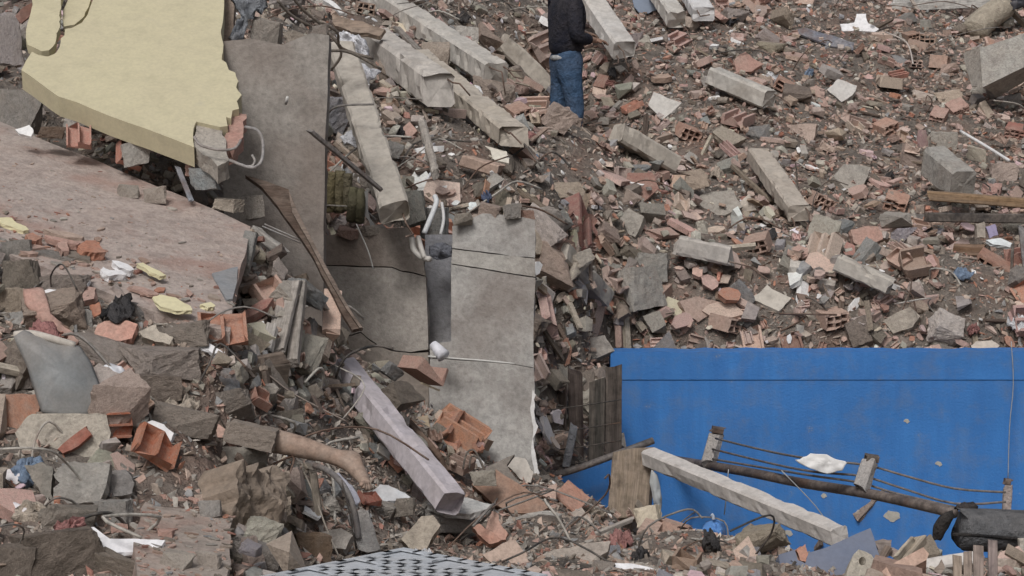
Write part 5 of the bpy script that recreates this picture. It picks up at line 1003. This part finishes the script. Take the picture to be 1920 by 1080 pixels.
# blue plastic bag
bb = dome('blue_bag', [(1318, 1010), (1316, 992), (1326, 978), (1340, 972), (1356, 980), (1362, 1000), (1356, 1016), (1338, 1022)], tilt_plane(1340, 1018, 12, 10, 0, 11.3), 0.06, 'film', (0.16, 0.36, 0.75), 0.003, 50, 0.025); tag(bb, 'small blue translucent plastic bag with a knot near the white post', 'bag')
tube('knot', [P(1338, 974, 11.28), P(1337, 968, 11.28), P(1334, 964, 11.28)], 0.008, 'plastic', (0.5, 0.58, 0.7), parent=bb)
# ---------------------------------------------------------------- white crate
def crate():
    e = 0.76; g = P(756, 1026, 9.25)
    root = empty('plastic_crate', (g.x, g.y, g.z)); tag(root, 'white plastic crate lattice lying flat at the bottom centre', 'crate')
    bm = bmesh.new(); n = 9; t = 0.030; t2 = 0.034; cell = (e - t2) / n
    def bx(x0, x1, y0, y1, z0, z1):
        vs_ = [bm.verts.new(p) for p in ((x0, y0, z0), (x1, y0, z0), (x1, y1, z0), (x0, y1, z0), (x0, y0, z1), (x1, y0, z1), (x1, y1, z1), (x0, y1, z1))]
        for f in ((0, 3, 2, 1), (4, 5, 6, 7), (0, 1, 5, 4), (1, 2, 6, 5), (2, 3, 7, 6), (3, 0, 4, 7)): bm.faces.new([vs_[k] for k in f])
    win = [(0, 0), (3, 0), (0, 3), (6, 0), (0, 6), (4, 4)]
    inw_v = {(a + 1, b + k) for a, b in win for k in (0, 1)}; inw_h = {(b + 1, a + k) for a, b in win for k in (0, 1)}
    for i in range(n + 1):
        for j in range(n):
            if (i, j) not in inw_v: bx(i * cell, i * cell + t2, j * cell + 0.004, (j + 1) * cell + t - 0.004, -0.006, 0.0)
            if (i, j) not in inw_h: bx(j * cell, (j + 1) * cell + t2, i * cell, i * cell + t * (1 if i % 2 else .8), -0.0055, -0.0008)
    for a, b in win: bx(a * cell + t2 * .6, (a + 2) * cell + t2 * .4, b * cell + t * .6, (b + 2) * cell + t * .4, -0.016, -0.012)
    me = bpy.data.meshes.new('lattice'); bm.to_mesh(me); bm.free()
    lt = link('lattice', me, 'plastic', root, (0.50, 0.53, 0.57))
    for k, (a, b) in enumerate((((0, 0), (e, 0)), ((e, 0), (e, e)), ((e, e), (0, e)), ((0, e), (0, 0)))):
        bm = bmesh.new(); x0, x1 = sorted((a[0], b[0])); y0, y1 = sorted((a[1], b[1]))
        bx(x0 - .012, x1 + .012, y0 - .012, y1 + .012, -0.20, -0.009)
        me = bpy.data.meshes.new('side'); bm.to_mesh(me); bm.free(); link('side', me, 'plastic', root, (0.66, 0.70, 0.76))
    bm = bmesh.new(); bx(0.01, e - 0.01, 0.01, e - 0.01, -0.032, -0.026); me = bpy.data.meshes.new('hole_shade_plate'); bm.to_mesh(me); bm.free(); link('hole_shade_plate', me, 'plastic', root, (0.22, 0.225, 0.24))  # added plate; its dark grey stands in for shade inside the holes
    root.rotation_euler = (0, 0, R(-135 + 2))
    return root
crate()

# ================================================================== PEOPLE
def skinned(name, joints, edges, mat, color, parent=None, loc=None, root=0, sub=2):
    me = bpy.data.meshes.new(name); me.from_pydata([j[:3] for j in joints], edges, [])
    o = link(name, me, mat, parent, color, loc)
    md = o.modifiers.new('skin', 'SKIN'); md.use_smooth_shade = True
    for i, j in enumerate(joints):
        sv = me.skin_vertices[0].data[i]; r_ = j[3]
        sv.radius = r_ if isinstance(r_, tuple) else (r_, r_); sv.use_root = (i == root)
    ss = o.modifiers.new('subdivision', 'SUBSURF'); ss.levels = sub; ss.render_levels = sub
    return o
def hand_chain(base, fwd, side, up, J, E, attach, s=1.0):
    """palm and five separate, slightly curled fingers appended to a joint list"""
    f, sd_, u = Vector(fwd).normalized(), Vector(side).normalized(), Vector(up).normalized(); b = Vector(base)
    def add(p, r_): J.append((p.x, p.y, p.z, r_)); return len(J) - 1
    palm = add(b + f * 0.05 * s, (0.036 * s, 0.018 * s)); E.append((attach, palm))
    for k, (o_, L) in enumerate(((-0.03, 0.062), (-0.01, 0.075), (0.01, 0.072), (0.03, 0.056))):
        p0 = b + f * 0.085 * s + sd_ * o_ * s; a = add(p0, 0.010 * s); E.append((palm, a))
        m1 = add(p0 + f * L * 0.5 * s - u * 0.012 * s, 0.009 * s); E.append((a, m1))
        m2 = add(p0 + f * L * 0.8 * s - u * 0.038 * s, 0.008 * s); E.append((m1, m2))
    t0 = add(b + f * 0.03 * s - sd_ * 0.035 * s, 0.012 * s); E.append((palm, t0))
    t1 = add(b + f * 0.065 * s - sd_ * 0.055 * s - u * 0.015 * s, 0.010 * s); E.append((t0, t1))
feet = P(1061, 312, 21.0); hh, _ = down(feet.x, feet.y); feet.z = hh.z
scl = (P(1066, 108, 21.0).z - feet.z) / 0.93
J, E = [], []
def jt(x, y, z, r_): J.append((x, y, z, r_)); return len(J) - 1
pel = jt(0, 0, 0.93, (0.09, 0.115)); sp1 = jt(0, 0, 1.13, (0.09, 0.115)); ch = jt(0.0, 0, 1.32, (0.12, 0.17)); nk0 = jt(0.02, 0, 1.44, 0.07); nk = jt(0.045, 0, 1.50, 0.052)
hd = jt(0.065, 0, 1.575, (0.085, 0.068)); hd2 = jt(0.06, 0, 1.66, (0.098, 0.078)); hd3 = jt(0.055, 0, 1.715, (0.075, 0.062)); ns = jt(0.165, 0, 1.60, 0.012)
E += [(pel, sp1), (sp1, ch), (ch, nk0), (nk0, nk), (nk, hd), (hd, hd2), (hd2, hd3), (hd, ns)]
for y, kx, ax in ((-0.1, 0.05, 0.0), (0.1, -0.03, -0.1)):
    h = jt(0.0, y, 0.86, 0.088); k_ = jt(kx, y * 1.1, 0.48, 0.058); c_ = jt(kx - 0.03, y * 1.1, 0.32, 0.056); a_ = jt(ax, y * 1.1, 0.09, 0.042); t_ = jt(ax + 0.09, y * 1.15, 0.045, 0.042); t2 = jt(ax + 0.17, y * 1.2, 0.035, 0.032)
    E += [(pel, h), (h, k_), (k_, c_), (c_, a_), (a_, t_), (t_, t2)]
arm = []
for y, ex, ez, wx, wy, wz in ((-0.21, 0.0, 1.10, 0.19, -0.16, 1.08), (0.21, 0.03, 1.10, 0.22, 0.14, 1.14)):
    s_ = jt(0.0, y * 0.9, 1.38, 0.062); e_ = jt(ex, y * 1.15, ez, 0.046); m_ = jt((ex + wx) / 2, (y * 1.15 + wy) / 2, (ez + wz) / 2, 0.042); w_ = jt(wx, wy, wz, 0.029)
    E += [(ch, s_), (s_, e_), (e_, m_), (m_, w_)]; arm.append((s_, e_, m_, w_))
    hand_chain((wx, wy, wz), (1, 0.1, -0.05), (0, 1, 0.15), (0, -0.1, 1), J, E, w_)
man = skinned('person', J, E, 'skin', (0.30, 0.17, 0.12), None, feet, sub=1); man.scale = (scl,) * 3; man.rotation_euler = (0, 0, R(20))
tag(man, 'person in navy jacket and blue jeans standing with back half turned on the rubble', 'person')
g_ = lambda i, k=1.0, r_=None: (J[i][0], J[i][1], J[i][2], tuple(q * k for q in J[i][3]) if isinstance(J[i][3], tuple) else J[i][3] * k)
jj, je = [], []
def ja(v): jj.append(v); return len(jj) - 1
h0 = ja((0, 0, 0.915, (0.175, 0.21))); h1 = ja((0, 0, 1.10, (0.155, 0.185))); h2 = ja((-0.01, 0, 1.30, (0.15, 0.195))); h3 = ja((0.01, 0, 1.43, (0.10, 0.12))); h4 = ja((0.03, 0, 1.48, 0.075))
je += [(h0, h1), (h1, h2), (h2, h3), (h3, h4)]
for s_, e_, m_, w_ in arm:
    a = ja((J[s_][0], J[s_][1], J[s_][2], 0.088)); b = ja((J[e_][0], J[e_][1], J[e_][2], 0.072)); c = ja((J[m_][0], J[m_][1], J[m_][2], 0.064)); d = ja((J[w_][0] - .015, J[w_][1], J[w_][2], 0.046))
    je += [(h2, a), (a, b), (b, c), (c, d)]
skinned('jacket', jj, je, 'cloth', (0.016, 0.018, 0.030), man, sub=2)
jj, je = [], []
h9 = ja((0, 0, 1.06, (0.14, 0.175))); h0 = ja((0, 0, 0.90, (0.145, 0.18))); je.append((h9, h0))
for y, kx, ax in ((-0.1, 0.05, 0.0), (0.1, -0.03, -0.1)):
    a = ja((0.0, y * .9, 0.80, 0.108)); b = ja((kx, y * 1.1, 0.48, 0.082)); c = ja((kx - 0.03, y * 1.1, 0.30, 0.078)); d = ja((ax, y * 1.1, 0.09, 0.07)); je += [(h0, a), (a, b), (b, c), (c, d)]
skinned('jeans', jj, je, 'cloth', (0.055, 0.105, 0.19), man, sub=2)
skinned('shirt_hem', [(0, 0, 0.875, (0.165, 0.20)), (0, 0, 0.98, (0.160, 0.19))], [(0, 1)], 'cloth', (0.45, 0.46, 0.47), man, sub=2)
skinned('hair', [(0.045, 0, 1.63, (0.09, 0.082)), (0.05, 0, 1.70, (0.096, 0.082)), (0.05, 0, 1.735, (0.06, 0.05))], [(0, 1), (1, 2)], 'cloth', (0.012, 0.010, 0.009), man, sub=2)
for y, ax in ((-0.11, 0.0), (0.11, -0.1)):
    skinned('shoe', [(ax - 0.04, y, 0.05, 0.046), (ax + 0.03, y, 0.055, 0.05), (ax + 0.12, y * 1.1, 0.04, 0.042), (ax + 0.19, y * 1.12, 0.033, 0.03)], [(0, 1), (1, 2), (2, 3)], 'cloth', (0.03, 0.028, 0.027), man, sub=2)
# bare lower leg and foot of a person lying under the rubble
LD = 9.95; u_ = LD / F
def lp(px, py, dD, rpx): v = P(px, py, LD + dD); return (v, rpx * u_)
pts = [lp(455, 812, 0.16, 26), lp(500, 824, 0.05, 25), lp(535, 831, 0.0, 24), lp(568, 839, 0.0, 22.5), lp(604, 849, 0.0, 19), lp(632, 858, 0.0, 15.5), lp(655, 864, 0.0, 16), lp(668, 878, -0.02, 17), lp(680, 896, -0.05, 14.5), lp(688, 908, -0.08, 12)]
org = pts[1][0].copy(); LJ = [(*(v - org), r_) for v, r_ in pts]; LE = [(i, i + 1) for i in range(len(pts) - 1)]
hv, hr = lp(676, 856, 0.035, 13); LJ.append((*(hv - org), hr)); LE.append((6, len(LJ) - 1))
for k, (x, y, dd, r_) in enumerate(((697, 919, -0.10, 6.5), (692, 921, -0.125, 5.5), (687, 920, -0.14, 5), (682, 917, -0.15, 4.6), (677, 913, -0.155, 4.2))):
    a, ra = lp(690 - 3.2 * k, 909 - 0.5 * k, -0.10 - 0.014 * k, r_ * 1.05); b, rb = lp(x, y, dd, r_)
    LJ.append((*(a - org), ra)); LE.append((9, len(LJ) - 1)); LJ.append((*(b - org), rb)); LE.append((len(LJ) - 2, len(LJ) - 1))
leg = skinned('person', LJ, LE, 'skin', (0.36, 0.255, 0.20), None, org, root=1, sub=2)
tag(leg, 'dusty bare lower leg and foot of a person lying under the left rubble', 'person')

# ================================================================== SCATTERED DEBRIS
USED += [(1061, 285, 40), (1061, 310, 45), (1100, 915, 60), (1340, 1000, 60), (1500, 1062, 60), (1560, 1062, 70), (1620, 1062, 60), (690, 905, 40), (600, 850, 50), (1830, 1060, 50), (760, 1060, 120), (640, 1065, 90), (880, 1065, 90)]
NO = [[(-300, 160), (0, 228), (180, 300), (470, 425), (440, 600), (400, 590), (180, 520), (0, 450), (-300, 420)],
      [(255, 1000), (300, 905), (360, 870), (450, 872), (430, 1090), (260, 1090)]]
tri = np.concatenate([quads[:, [0, 1, 2]], quads[:, [0, 2, 3]]])
A_, B_, C_ = tv[tri[:, 0]], tv[tri[:, 1]], tv[tri[:, 2]]
nrm = np.cross(B_ - A_, C_ - A_); area = np.linalg.norm(nrm, axis=1) / 2; nrm /= (2 * area[:, None] + 1e-12)
nrm[nrm[:, 2] < 0] *= -1
cen = (A_ + B_ + C_) / 3
dx, dy, dz = cen[:, 0], cen[:, 1], cen[:, 2] - 3.5
fd = dy * cp - dz * sp; ud = dy * sp + dz * cp
tpx = 960 + F * dx / fd; tpy = 540 - F * ud / fd
okm = (tpx > -260) & (tpx < 2180) & (tpy > -160) & (tpy < 1240) & (cen[:, 1] > 7.6)
facing = (nrm * (np.array([0, 0, 3.5]) - cen)).sum(1) / np.linalg.norm(cen - np.array([0, 0, 3.5]), axis=1)
wgt = area * okm * (0.35 + np.clip(facing, 0, 1)) * (14.0 / cen[:, 1]) ** 0.9
wgt = wgt * np.where((cen[:, 1] < 12.9) & (tpx > 430), 1.9, 1.0)
rs = np.random.RandomState(4)
def region(px, py, D):
    if px < 450 and D < 12.5: return 'left'
    if px < 760 and D < 13.6: return 'mid'
    if D < 13.9: return 'floor'
    if px < 1090: return 'upper'
    return 'right' if D > 20 else 'brick'
MIX = {  # chunk, brick, plaster, wood, hollow ; size factor
    'left': (0.45, 0.37, 0.10, 0.08, 1.0), 'mid': (0.54, 0.25, 0.07, 0.14, 0.95), 'floor': (0.40, 0.42, 0.10, 0.08, 1.05),
    'upper': (0.38, 0.33, 0.18, 0.11, 1.2), 'right': (0.26, 0.62, 0.08, 0.04, 1.0), 'brick': (0.32, 0.51, 0.11, 0.06, 1.3)}
PAL = {
    'chunk': [((0.43, 0.40, 0.36), 'pale', 3), ((0.31, 0.29, 0.265), 'grey', 4), ((0.35, 0.29, 0.245), 'beige', 4), ((0.19, 0.165, 0.14), 'dark brown', 3), ((0.26, 0.265, 0.27), 'blue grey', 1.5)],
    'brick': [((0.42, 0.20, 0.135), 'orange', 1.2), ((0.44, 0.30, 0.255), 'dusty pink', 4), ((0.30, 0.15, 0.12), 'dull red', 1.3), ((0.32, 0.22, 0.175), 'brown', 3), ((0.47, 0.36, 0.30), 'pale pinkish', 3)],
    'plaster': [((0.74, 0.74, 0.75), 'white', 4), ((0.62, 0.57, 0.46), 'cream', 3), ((0.55, 0.42, 0.44), 'pale rose', 1.5)],
    'wood': [((0.25, 0.20, 0.16), 'weathered brown', 3), ((0.42, 0.36, 0.30), 'pale', 2), ((0.10, 0.075, 0.06), 'dark', 2)]}
PALR = {'brick': [((0.42, 0.21, 0.15), 'orange', 0.9), ((0.45, 0.32, 0.28), 'dusty pink', 5), ((0.30, 0.16, 0.13), 'dull red', 1.2), ((0.38, 0.27, 0.225), 'brown', 4), ((0.49, 0.38, 0.33), 'pale pinkish', 4)]}
NOUN = {'chunk': ('concrete_chunk', 'concrete chunk', 'rubble'), 'brick': ('brick_shard', 'brick shard', 'brick'), 'plaster': ('plaster_shard', 'plaster shard', 'plaster'), 'wood': ('wood_splinter', 'wood splinter', 'wood')}
PLACE = {'left': 'left pile', 'mid': 'slope below the tall wall slab', 'floor': 'foreground rubble', 'upper': 'upper middle pile', 'right': 'upper right slope', 'brick': 'slope above the blue wall'}
rw = random.Random(12)
def wood_bm(seed):
    r_ = random.Random(seed); bm = bmesh.new(); a = 0.5; w2_, t2_ = r_.uniform(.035, .08), r_.uniform(.02, .045)
    vs_ = [bm.verts.new(p) for p in ((-a, -w2_, -t2_), (a, -w2_ * .8, -t2_), (a * r_.uniform(.85, 1), w2_, -t2_), (-a * r_.uniform(.9, 1), w2_, -t2_), (-a, -w2_, t2_), (a, -w2_, t2_ * .8), (a * .96, w2_, t2_), (-a, w2_, t2_))]
    for f in ((0, 3, 2, 1), (4, 5, 6, 7), (0, 1, 5, 4), (1, 2, 6, 5), (2, 3, 7, 6), (3, 0, 4, 7)): bm.faces.new([vs_[k] for k in f])
    bmesh.ops.triangulate(bm, faces=bm.faces); return bm
WD = [(bm_mesh(wood_bm(s), 'splinter', 'wood'), 0.08) for s in range(8)]
CB = []
for s in range(8):
    b_ = comb_bm(900 + s, 2 + s % 2, 0.7 + 0.1 * (s % 4), 0.7, 0.08, 0.3); bmesh.ops.triangulate(b_, faces=b_.faces); CB.append((bm_mesh(b_, 'shard', 'brick'), 0.3))
PSH = []
for me_, c_ in SH:
    m2 = me_.copy(); m2.materials[0] = M['plaster']; PSH.append((m2, c_))
VAR = {'chunk': LO, 'brick': SH + CB, 'plaster': PSH, 'wood': WD}
def sample(n):
    pr = wgt / wgt.sum(); t_ = rs.choice(len(tri), n, p=pr); u, v = rs.rand(n), rs.rand(n); m_ = u + v > 1; u[m_] = 1 - u[m_]; v[m_] = 1 - v[m_]
    return A_[t_] + (B_[t_] - A_[t_]) * u[:, None] + (C_[t_] - A_[t_]) * v[:, None], nrm[t_]
def wchoice(items):
    tot = sum(i[2] for i in items); x = rw.uniform(0, tot)
    for it in items:
        x -= it[2]
        if x <= 0: return it
    return items[-1]
PIECES = {k: [] for k in VAR}
pts_, nr_ = sample(31000)
for p, n in zip(pts_, nr_):
    px, py = proj(p)
    if any(inpoly(px, py, q) for q in NO): continue
    reg = region(px, py, p[1]); mix = MIX[reg]
    x = rw.random(); kind = 'chunk' if x < mix[0] else 'brick' if x < mix[0] + mix[1] else 'plaster' if x < mix[0] + mix[1] + mix[2] else 'wood'
    s = min(0.045 * (rw.random() + 0.02) ** -0.52, 0.30) * mix[4]
    if kind == 'wood': s = min(s * 2.2, 0.5)
    if kind == 'plaster': s *= 0.8
    pxs = s * F / p[1]
    if any((px - ux) ** 2 + (py - uy) ** 2 < (ur * 1.2 + 4) ** 2 for ux, uy, ur in USED) and pxs > 15: continue
    col, tone, _ = wchoice(PALR.get(kind, PAL[kind]) if reg in ('right', 'upper', 'brick') else PAL[kind])
    j = rw.uniform(0.9, 1.4); col = tuple(min(0.85, c * j * rw.uniform(0.95, 1.05)) for c in col)
    vi = rw.randrange(len(VAR[kind]))
    q = Vector(n).to_track_quat('Z', 'Y') @ Quaternion((0, 0, 1), rw.uniform(0, 6.28)) @ Quaternion((rw.uniform(-1, 1), rw.uniform(-1, 1), 0.01), rw.gauss(0, 0.45))
    sc_ = Vector((s, s * rw.uniform(0.75, 1.05), s * rw.uniform(0.8, 1.15)))
    loc = Vector(p) + Vector(n) * (s * 0.5 * VAR[kind][vi][1] * rw.uniform(0.1, 0.9) + max(0.0, rw.gauss(0.0, 0.045)))
    PIECES[kind].append((pxs, px, py, loc, q, sc_, col, tone, vi, reg, s))
LAND = [('rusted metal sheet', 110, 700), ('yellow slab', 250, 250), ('terracotta channel piece', 415, 610), ('dark joists', 480, 700), ('leaning plank', 580, 480), ('lilac beam', 745, 810), ('plastic crate', 760, 1050),
        ('bare leg', 590, 835), ('big masonry chunk', 115, 815), ('white sheet piece', 240, 1015), ('roof slab', 250, 480), ('grooved clay block', 955, 920), ('wooden post', 1185, 905), ('blue plastic bag', 1340, 995), ('blue wall piece', 1550, 1040),
        ('pickets', 1825, 1055), ('carpet roll', 1860, 990), ('white slanting post', 1420, 950), ('pale concrete wall', 905, 650), ('steep leaning beam', 690, 270), ('white puffy cloth bag', 665, 90), ('longest pale beam', 810, 80), ('flat beige beam', 870, 195),
        ('cream plaster sheet', 880, 280), ('standing man', 1065, 80), ('whitish beam', 1125, 40), ('blue grey metal sheet', 1545, 72), ('white board scrap', 1610, 45), ('rolled sack', 1850, 40), ('concrete lintel', 1880, 115), ('tilted concrete block', 1778, 320),
        ('white rod', 1846, 273), ('brown timber', 1850, 375), ('vivid pink slab', 1790, 500), ('cream triangular slab', 1828, 585), ('steel frame', 1895, 550), ('blue wall coping', 1500, 665), ('wire fence', 1110, 800), ('olive roll', 668, 385), ('stubby beige beam', 985, 130), ('six hole brick', 1738, 80)]
def where(px, py):
    nm, lx, ly = min(LAND, key=lambda l: (px - l[1]) ** 2 + (py - l[2]) ** 2); dx_, dy_ = px - lx, py - ly; d = math.hypot(dx_, dy_)
    hor = 'right' if dx_ > 0 else 'left'; ver = 'below' if dy_ > 0 else 'above'
    if abs(dx_) > 2.2 * abs(dy_): rel = f'{hor} of'
    elif abs(dy_) > 2.2 * abs(dx_): rel = ver
    else: rel = f'{ver} and {hor} of'
    far = 'close' if d < 45 else ('' if d < 110 else 'farther' if d < 200 else 'far')
    return f'{far} {rel} the {nm}'.strip()
rt = random.Random(77); taken = set()
def uniq(lab):
    while lab in taken: return None
    taken.add(lab); return lab
spots = [(rt.uniform(460, 1000), rt.uniform(10, 420)) for _ in range(46)] + [(rt.uniform(0, 720), rt.uniform(500, 1060)) for _ in range(34)] + [(rt.uniform(1100, 1920), rt.uniform(10, 640)) for _ in range(34)] + [(rt.uniform(700, 1500), rt.uniform(950, 1070)) for _ in range(14)]
for x, y in spots:
    if any(inpoly(x, y, q) for q in NO): continue
    g = G(x, y); a = rt.uniform(0, 6.28); L = rt.uniform(0.25, 0.8) * (g.y / 14) ** .5; d = Vector((math.cos(a), math.sin(a) * .8, rt.uniform(-.2, .5))); col, tn = rt.choice((((0.13, 0.08, 0.06), 'rusty'), ((0.22, 0.21, 0.20), 'grey'), ((0.05, 0.05, 0.05), 'black'), ((0.50, 0.48, 0.44), 'pale')))
    lab = uniq(f'{tn} bent wire {where(x, y)}')
    if lab is None: continue
    sd_ = d.cross(Vector((0, 0, 1))).normalized(); w1, w2, w3 = rt.uniform(-.3, .3), rt.uniform(-.3, .3), rt.uniform(-.2, .35)
    tag(tube('bent_wire', [g - Vector((0, 0, .03)), g + d * L * .3 + sd_ * L * w1 + Vector((0, 0, .08)), g + d * L * .65 + sd_ * L * w2 + Vector((0, 0, .10 + .1 * w3)), g + d * L + sd_ * L * w3 + Vector((0, 0, .02))], rt.choice((.004, .005, .007)), 'metal', col, n=5), lab, 'wire', 'bent wires in the rubble')
for x, y in [(rt.uniform(480, 1000), rt.uniform(20, 400)) for _ in range(12)] + [(rt.uniform(1100, 1920), rt.uniform(20, 640)) for _ in range(14)] + [(rt.uniform(20, 700), rt.uniform(560, 1040)) for _ in range(10)] + [(rt.uniform(760, 1450), rt.uniform(960, 1060)) for _ in range(6)]:
    if any(inpoly(x, y, q) for q in NO): continue
    col, tn = rt.choice((((0.66, 0.67, 0.70), 'white'), ((0.10, 0.13, 0.22), 'navy'), ((0.20, 0.27, 0.38), 'faded blue'), ((0.05, 0.05, 0.055), 'black'), ((0.44, 0.38, 0.32), 'beige'), ((0.36, 0.18, 0.17), 'dull red')))
    lab = uniq(f'{tn} crumpled cloth scrap {where(x, y)}')
    if lab is None: continue
    r_ = rt.uniform(14, 30) * 14 / GD(x, y); n_p = 7
    o = dome('cloth_scrap', [(x + r_ * rt.uniform(.5, 1.2) * math.cos(6.283 * q_ / n_p), y + r_ * .7 * rt.uniform(.5, 1.2) * math.sin(6.283 * q_ / n_p)) for q_ in range(n_p)], tilt_plane(x, y, rt.uniform(35, 70), rt.uniform(-30, 30), 0.06), 0.03, 'cloth', col, 0.005, rt.randrange(99), 0.06, jag=0.12); tag(o, lab, 'cloth', 'cloth scraps in the rubble')
def shape_word(kind, vi, c):
    if kind == 'chunk': return 'flat' if c < 0.45 else 'blocky' if c > 0.62 else 'angular'
    if kind == 'brick': return 'ribbed' if vi >= len(SH) else ('thin' if c < 0.16 else 'thick')
    return ''
for kind, lst in PIECES.items():
    lst.sort(key=lambda t: -t[0]); name, noun, cat = NOUN[kind]; ind, rest = [], []
    for t in lst:
        vis = -5 < t[1] < 1925 and -5 < t[2] < 1085 and t[0] > 9
        if vis and len(ind) < 300:
            d = t[3] - CAM; h = BV.ray_cast(CAM, d.normalized(), d.length - t[10] * 0.6 - 0.03); vis = h[0] is None
        if vis and len(ind) < 300: ind.append(t)
        else: rest.append(t)
    seen = {}
    for (pxs, px, py, loc, q, sc_, col, tone, vi, reg, s) in ind:
        me_, c_ = VAR[kind][vi]
        if kind == 'chunk' and pxs > 24: me_, c_ = HI[(vi * 5 + 3) % len(HI)]
        o = link(name, me_, None, None, col); o.location = loc; o.rotation_mode = 'QUATERNION'; o.rotation_quaternion = q; o.scale = sc_
        size = 'tiny' if pxs < 16 else 'small' if pxs < 26 else 'medium' if pxs < 42 else 'large'
        lab = ' '.join(f'{size} {tone} {shape_word(kind, vi, c_)} {noun} {where(px, py)}'.split())
        tag(o, lab, cat, f'{noun}s on the {PLACE[reg]}')
        seen.setdefault(lab, []).append(o)
    for lab, os_ in seen.items():            # look-alikes side by side: one group for each such label
        if len(os_) > 1:
            for o in os_: o['group'] = os_[0]['group']
        if 3 < len(os_) < 10 and len(lab.split()) < 14:
            for n3_, o in enumerate(sorted(os_, key=lambda q_: q_.location.x / q_.location.y)): o['label'] = ('first', 'second', 'third', 'fourth', 'fifth', 'sixth', 'seventh', 'eighth', 'ninth')[n3_] + ' from left ' + lab
        if len(os_) == 3 and len(lab.split()) < 16:
            for w3_, o in zip(('leftmost', 'middle', 'rightmost'), sorted(os_, key=lambda q_: q_.location.x / q_.location.y)): o['label'] = w3_ + ' ' + lab
        if len(os_) == 2 and len(lab.split()) < 16:
            a, b = sorted(os_, key=lambda q_: q_.location.x / q_.location.y); a['label'] = 'lefthand ' + lab; b['label'] = 'righthand ' + lab
    PIECES[kind] = rest
def joined(name, label, cat, items, mat):
    VV, TT, CC = [], [], []; base = 0; cache = {}
    for me_, loc, q, sc_, col in items:
        if me_.name not in cache:
            n_v = len(me_.vertices); a = np.empty(n_v * 3); me_.vertices.foreach_get('co', a); me_.calc_loop_triangles(); b = np.empty(len(me_.loop_triangles) * 3, dtype=np.int32); me_.loop_triangles.foreach_get('vertices', b)
            cache[me_.name] = (a.reshape(-1, 3), b)
        v, t = cache[me_.name]; Rm = np.array(q.to_matrix()) * np.array(sc_)[None, :]
        VV.append(v @ Rm.T + np.array(loc)); TT.append(t + base); CC.append(np.tile(np.array([*col, 1.0]), (len(v), 1))); base += len(v)
    V = np.concatenate(VV); T = np.concatenate(TT); Cc = np.concatenate(CC)
    me = bpy.data.meshes.new(name); me.vertices.add(len(V)); me.vertices.foreach_set('co', V.ravel()); me.loops.add(len(T)); me.loops.foreach_set('vertex_index', T.astype(np.int32))
    nf = len(T) // 3; me.polygons.add(nf); me.polygons.foreach_set('loop_start', np.arange(nf, dtype=np.int32) * 3); me.update(calc_edges=True); me.validate(); me.shade_flat()
    at = me.attributes.new('col', 'FLOAT_COLOR', 'POINT'); at.data.foreach_set('color', Cc.astype(np.float32).ravel())
    o = link(name, me, mat); o['kind'] = 'stuff'; return tag(o, label, cat)
for kind, rest in PIECES.items():
    nm = NOUN[kind][1]
    joined({'chunk': 'concrete_rubble', 'brick': 'brick_rubble', 'plaster': 'plaster_rubble', 'wood': 'wood_scraps'}[kind], f'countless smaller {nm}s strewn over the whole rubble heap', NOUN[kind][2],
           [(VAR[kind][t[8]][0], t[3], t[4], t[5], t[6]) for t in rest], 'bits')
TN = []
for s in range(10):
    r_ = random.Random(1500 + s); b_ = hull_mesh([(r_.uniform(-.5, .5), r_.uniform(-.4, .4), r_.uniform(-.3, .3)) for _ in range(8)]); bmesh.ops.triangulate(b_, faces=b_.faces); TN.append((bm_mesh(b_, 'crumb', 'brick'), 0.5))
# fine gravel of mortar and brick crumbs
items = []
pts_, nr_ = sample(100000)
for p, n in zip(pts_, nr_):
    px, py = proj(p); reg = region(px, py, p[1])
    kind = 'brick' if rw.random() < MIX[reg][1] * 0.9 else 'chunk'
    col, tone, _ = wchoice(PAL[kind]); j = rw.uniform(0.85, 1.35)
    s = (0.02 + 0.055 * rw.random() ** 2) * (1.15 if reg == 'right' else 1.0)
    q = Quaternion((rw.uniform(-1, 1), rw.uniform(-1, 1), rw.uniform(-1, 1)), rw.uniform(0, 3.1))
    vs_ = TN
    items.append((vs_[rw.randrange(len(vs_))][0], Vector(p), q, Vector((s * 1.3, s * .8, s * rw.uniform(.3, .7))), tuple(c * j for c in col)))
nS = plS[1]
for k in range(2000):                    # crumbs on the roof slab
    px, py = rw.uniform(-100, 460), rw.uniform(230, 620)
    if not inpoly(px, py, [(-100, 195), (0, 235), (180, 306), (462, 428), (436, 600), (180, 530), (0, 462), (-100, 440)]): continue
    edge = min(1.0, max(0.0, (py - (250 + px * 0.4)) / 200))
    if rw.random() > 0.10 + 0.9 * edge ** 1.5: continue
    col, tone, _ = wchoice(PAL['brick'] if rw.random() < .75 else PAL['chunk']); s = 0.007 * (rw.random() + 0.03) ** -0.55 * (0.7 + edge) * (2.4 if edge > .72 and rw.random() < .5 else 1)
    items.append((SH[rw.randrange(len(SH))][0], on_plane(px, py, plS) + nS * s * 0.1, nS.to_track_quat('Z', 'Y') @ Quaternion((0, 0, 1), rw.uniform(0, 6)), Vector((s * 1.4, s, s)), col))
for k in range(260):
    px, py = rw.uniform(255, 440), rw.uniform(880, 1085)
    if not inpoly(px, py, NO[1]): continue
    col, tone, _ = wchoice(PAL['brick'] if rw.random() < .6 else PAL['chunk']); s = rw.uniform(0.008, 0.04)
    items.append((SH[rw.randrange(len(SH))][0], on_plane(px, py, plq) + plq[1] * s * 0.1, plq[1].to_track_quat('Z', 'Y') @ Quaternion((0, 0, 1), rw.uniform(0, 6)), Vector((s * 1.4, s, s)), col))
joined('gravel', 'fine brick and mortar crumbs covering the rubble heap', 'gravel', items, 'bits')
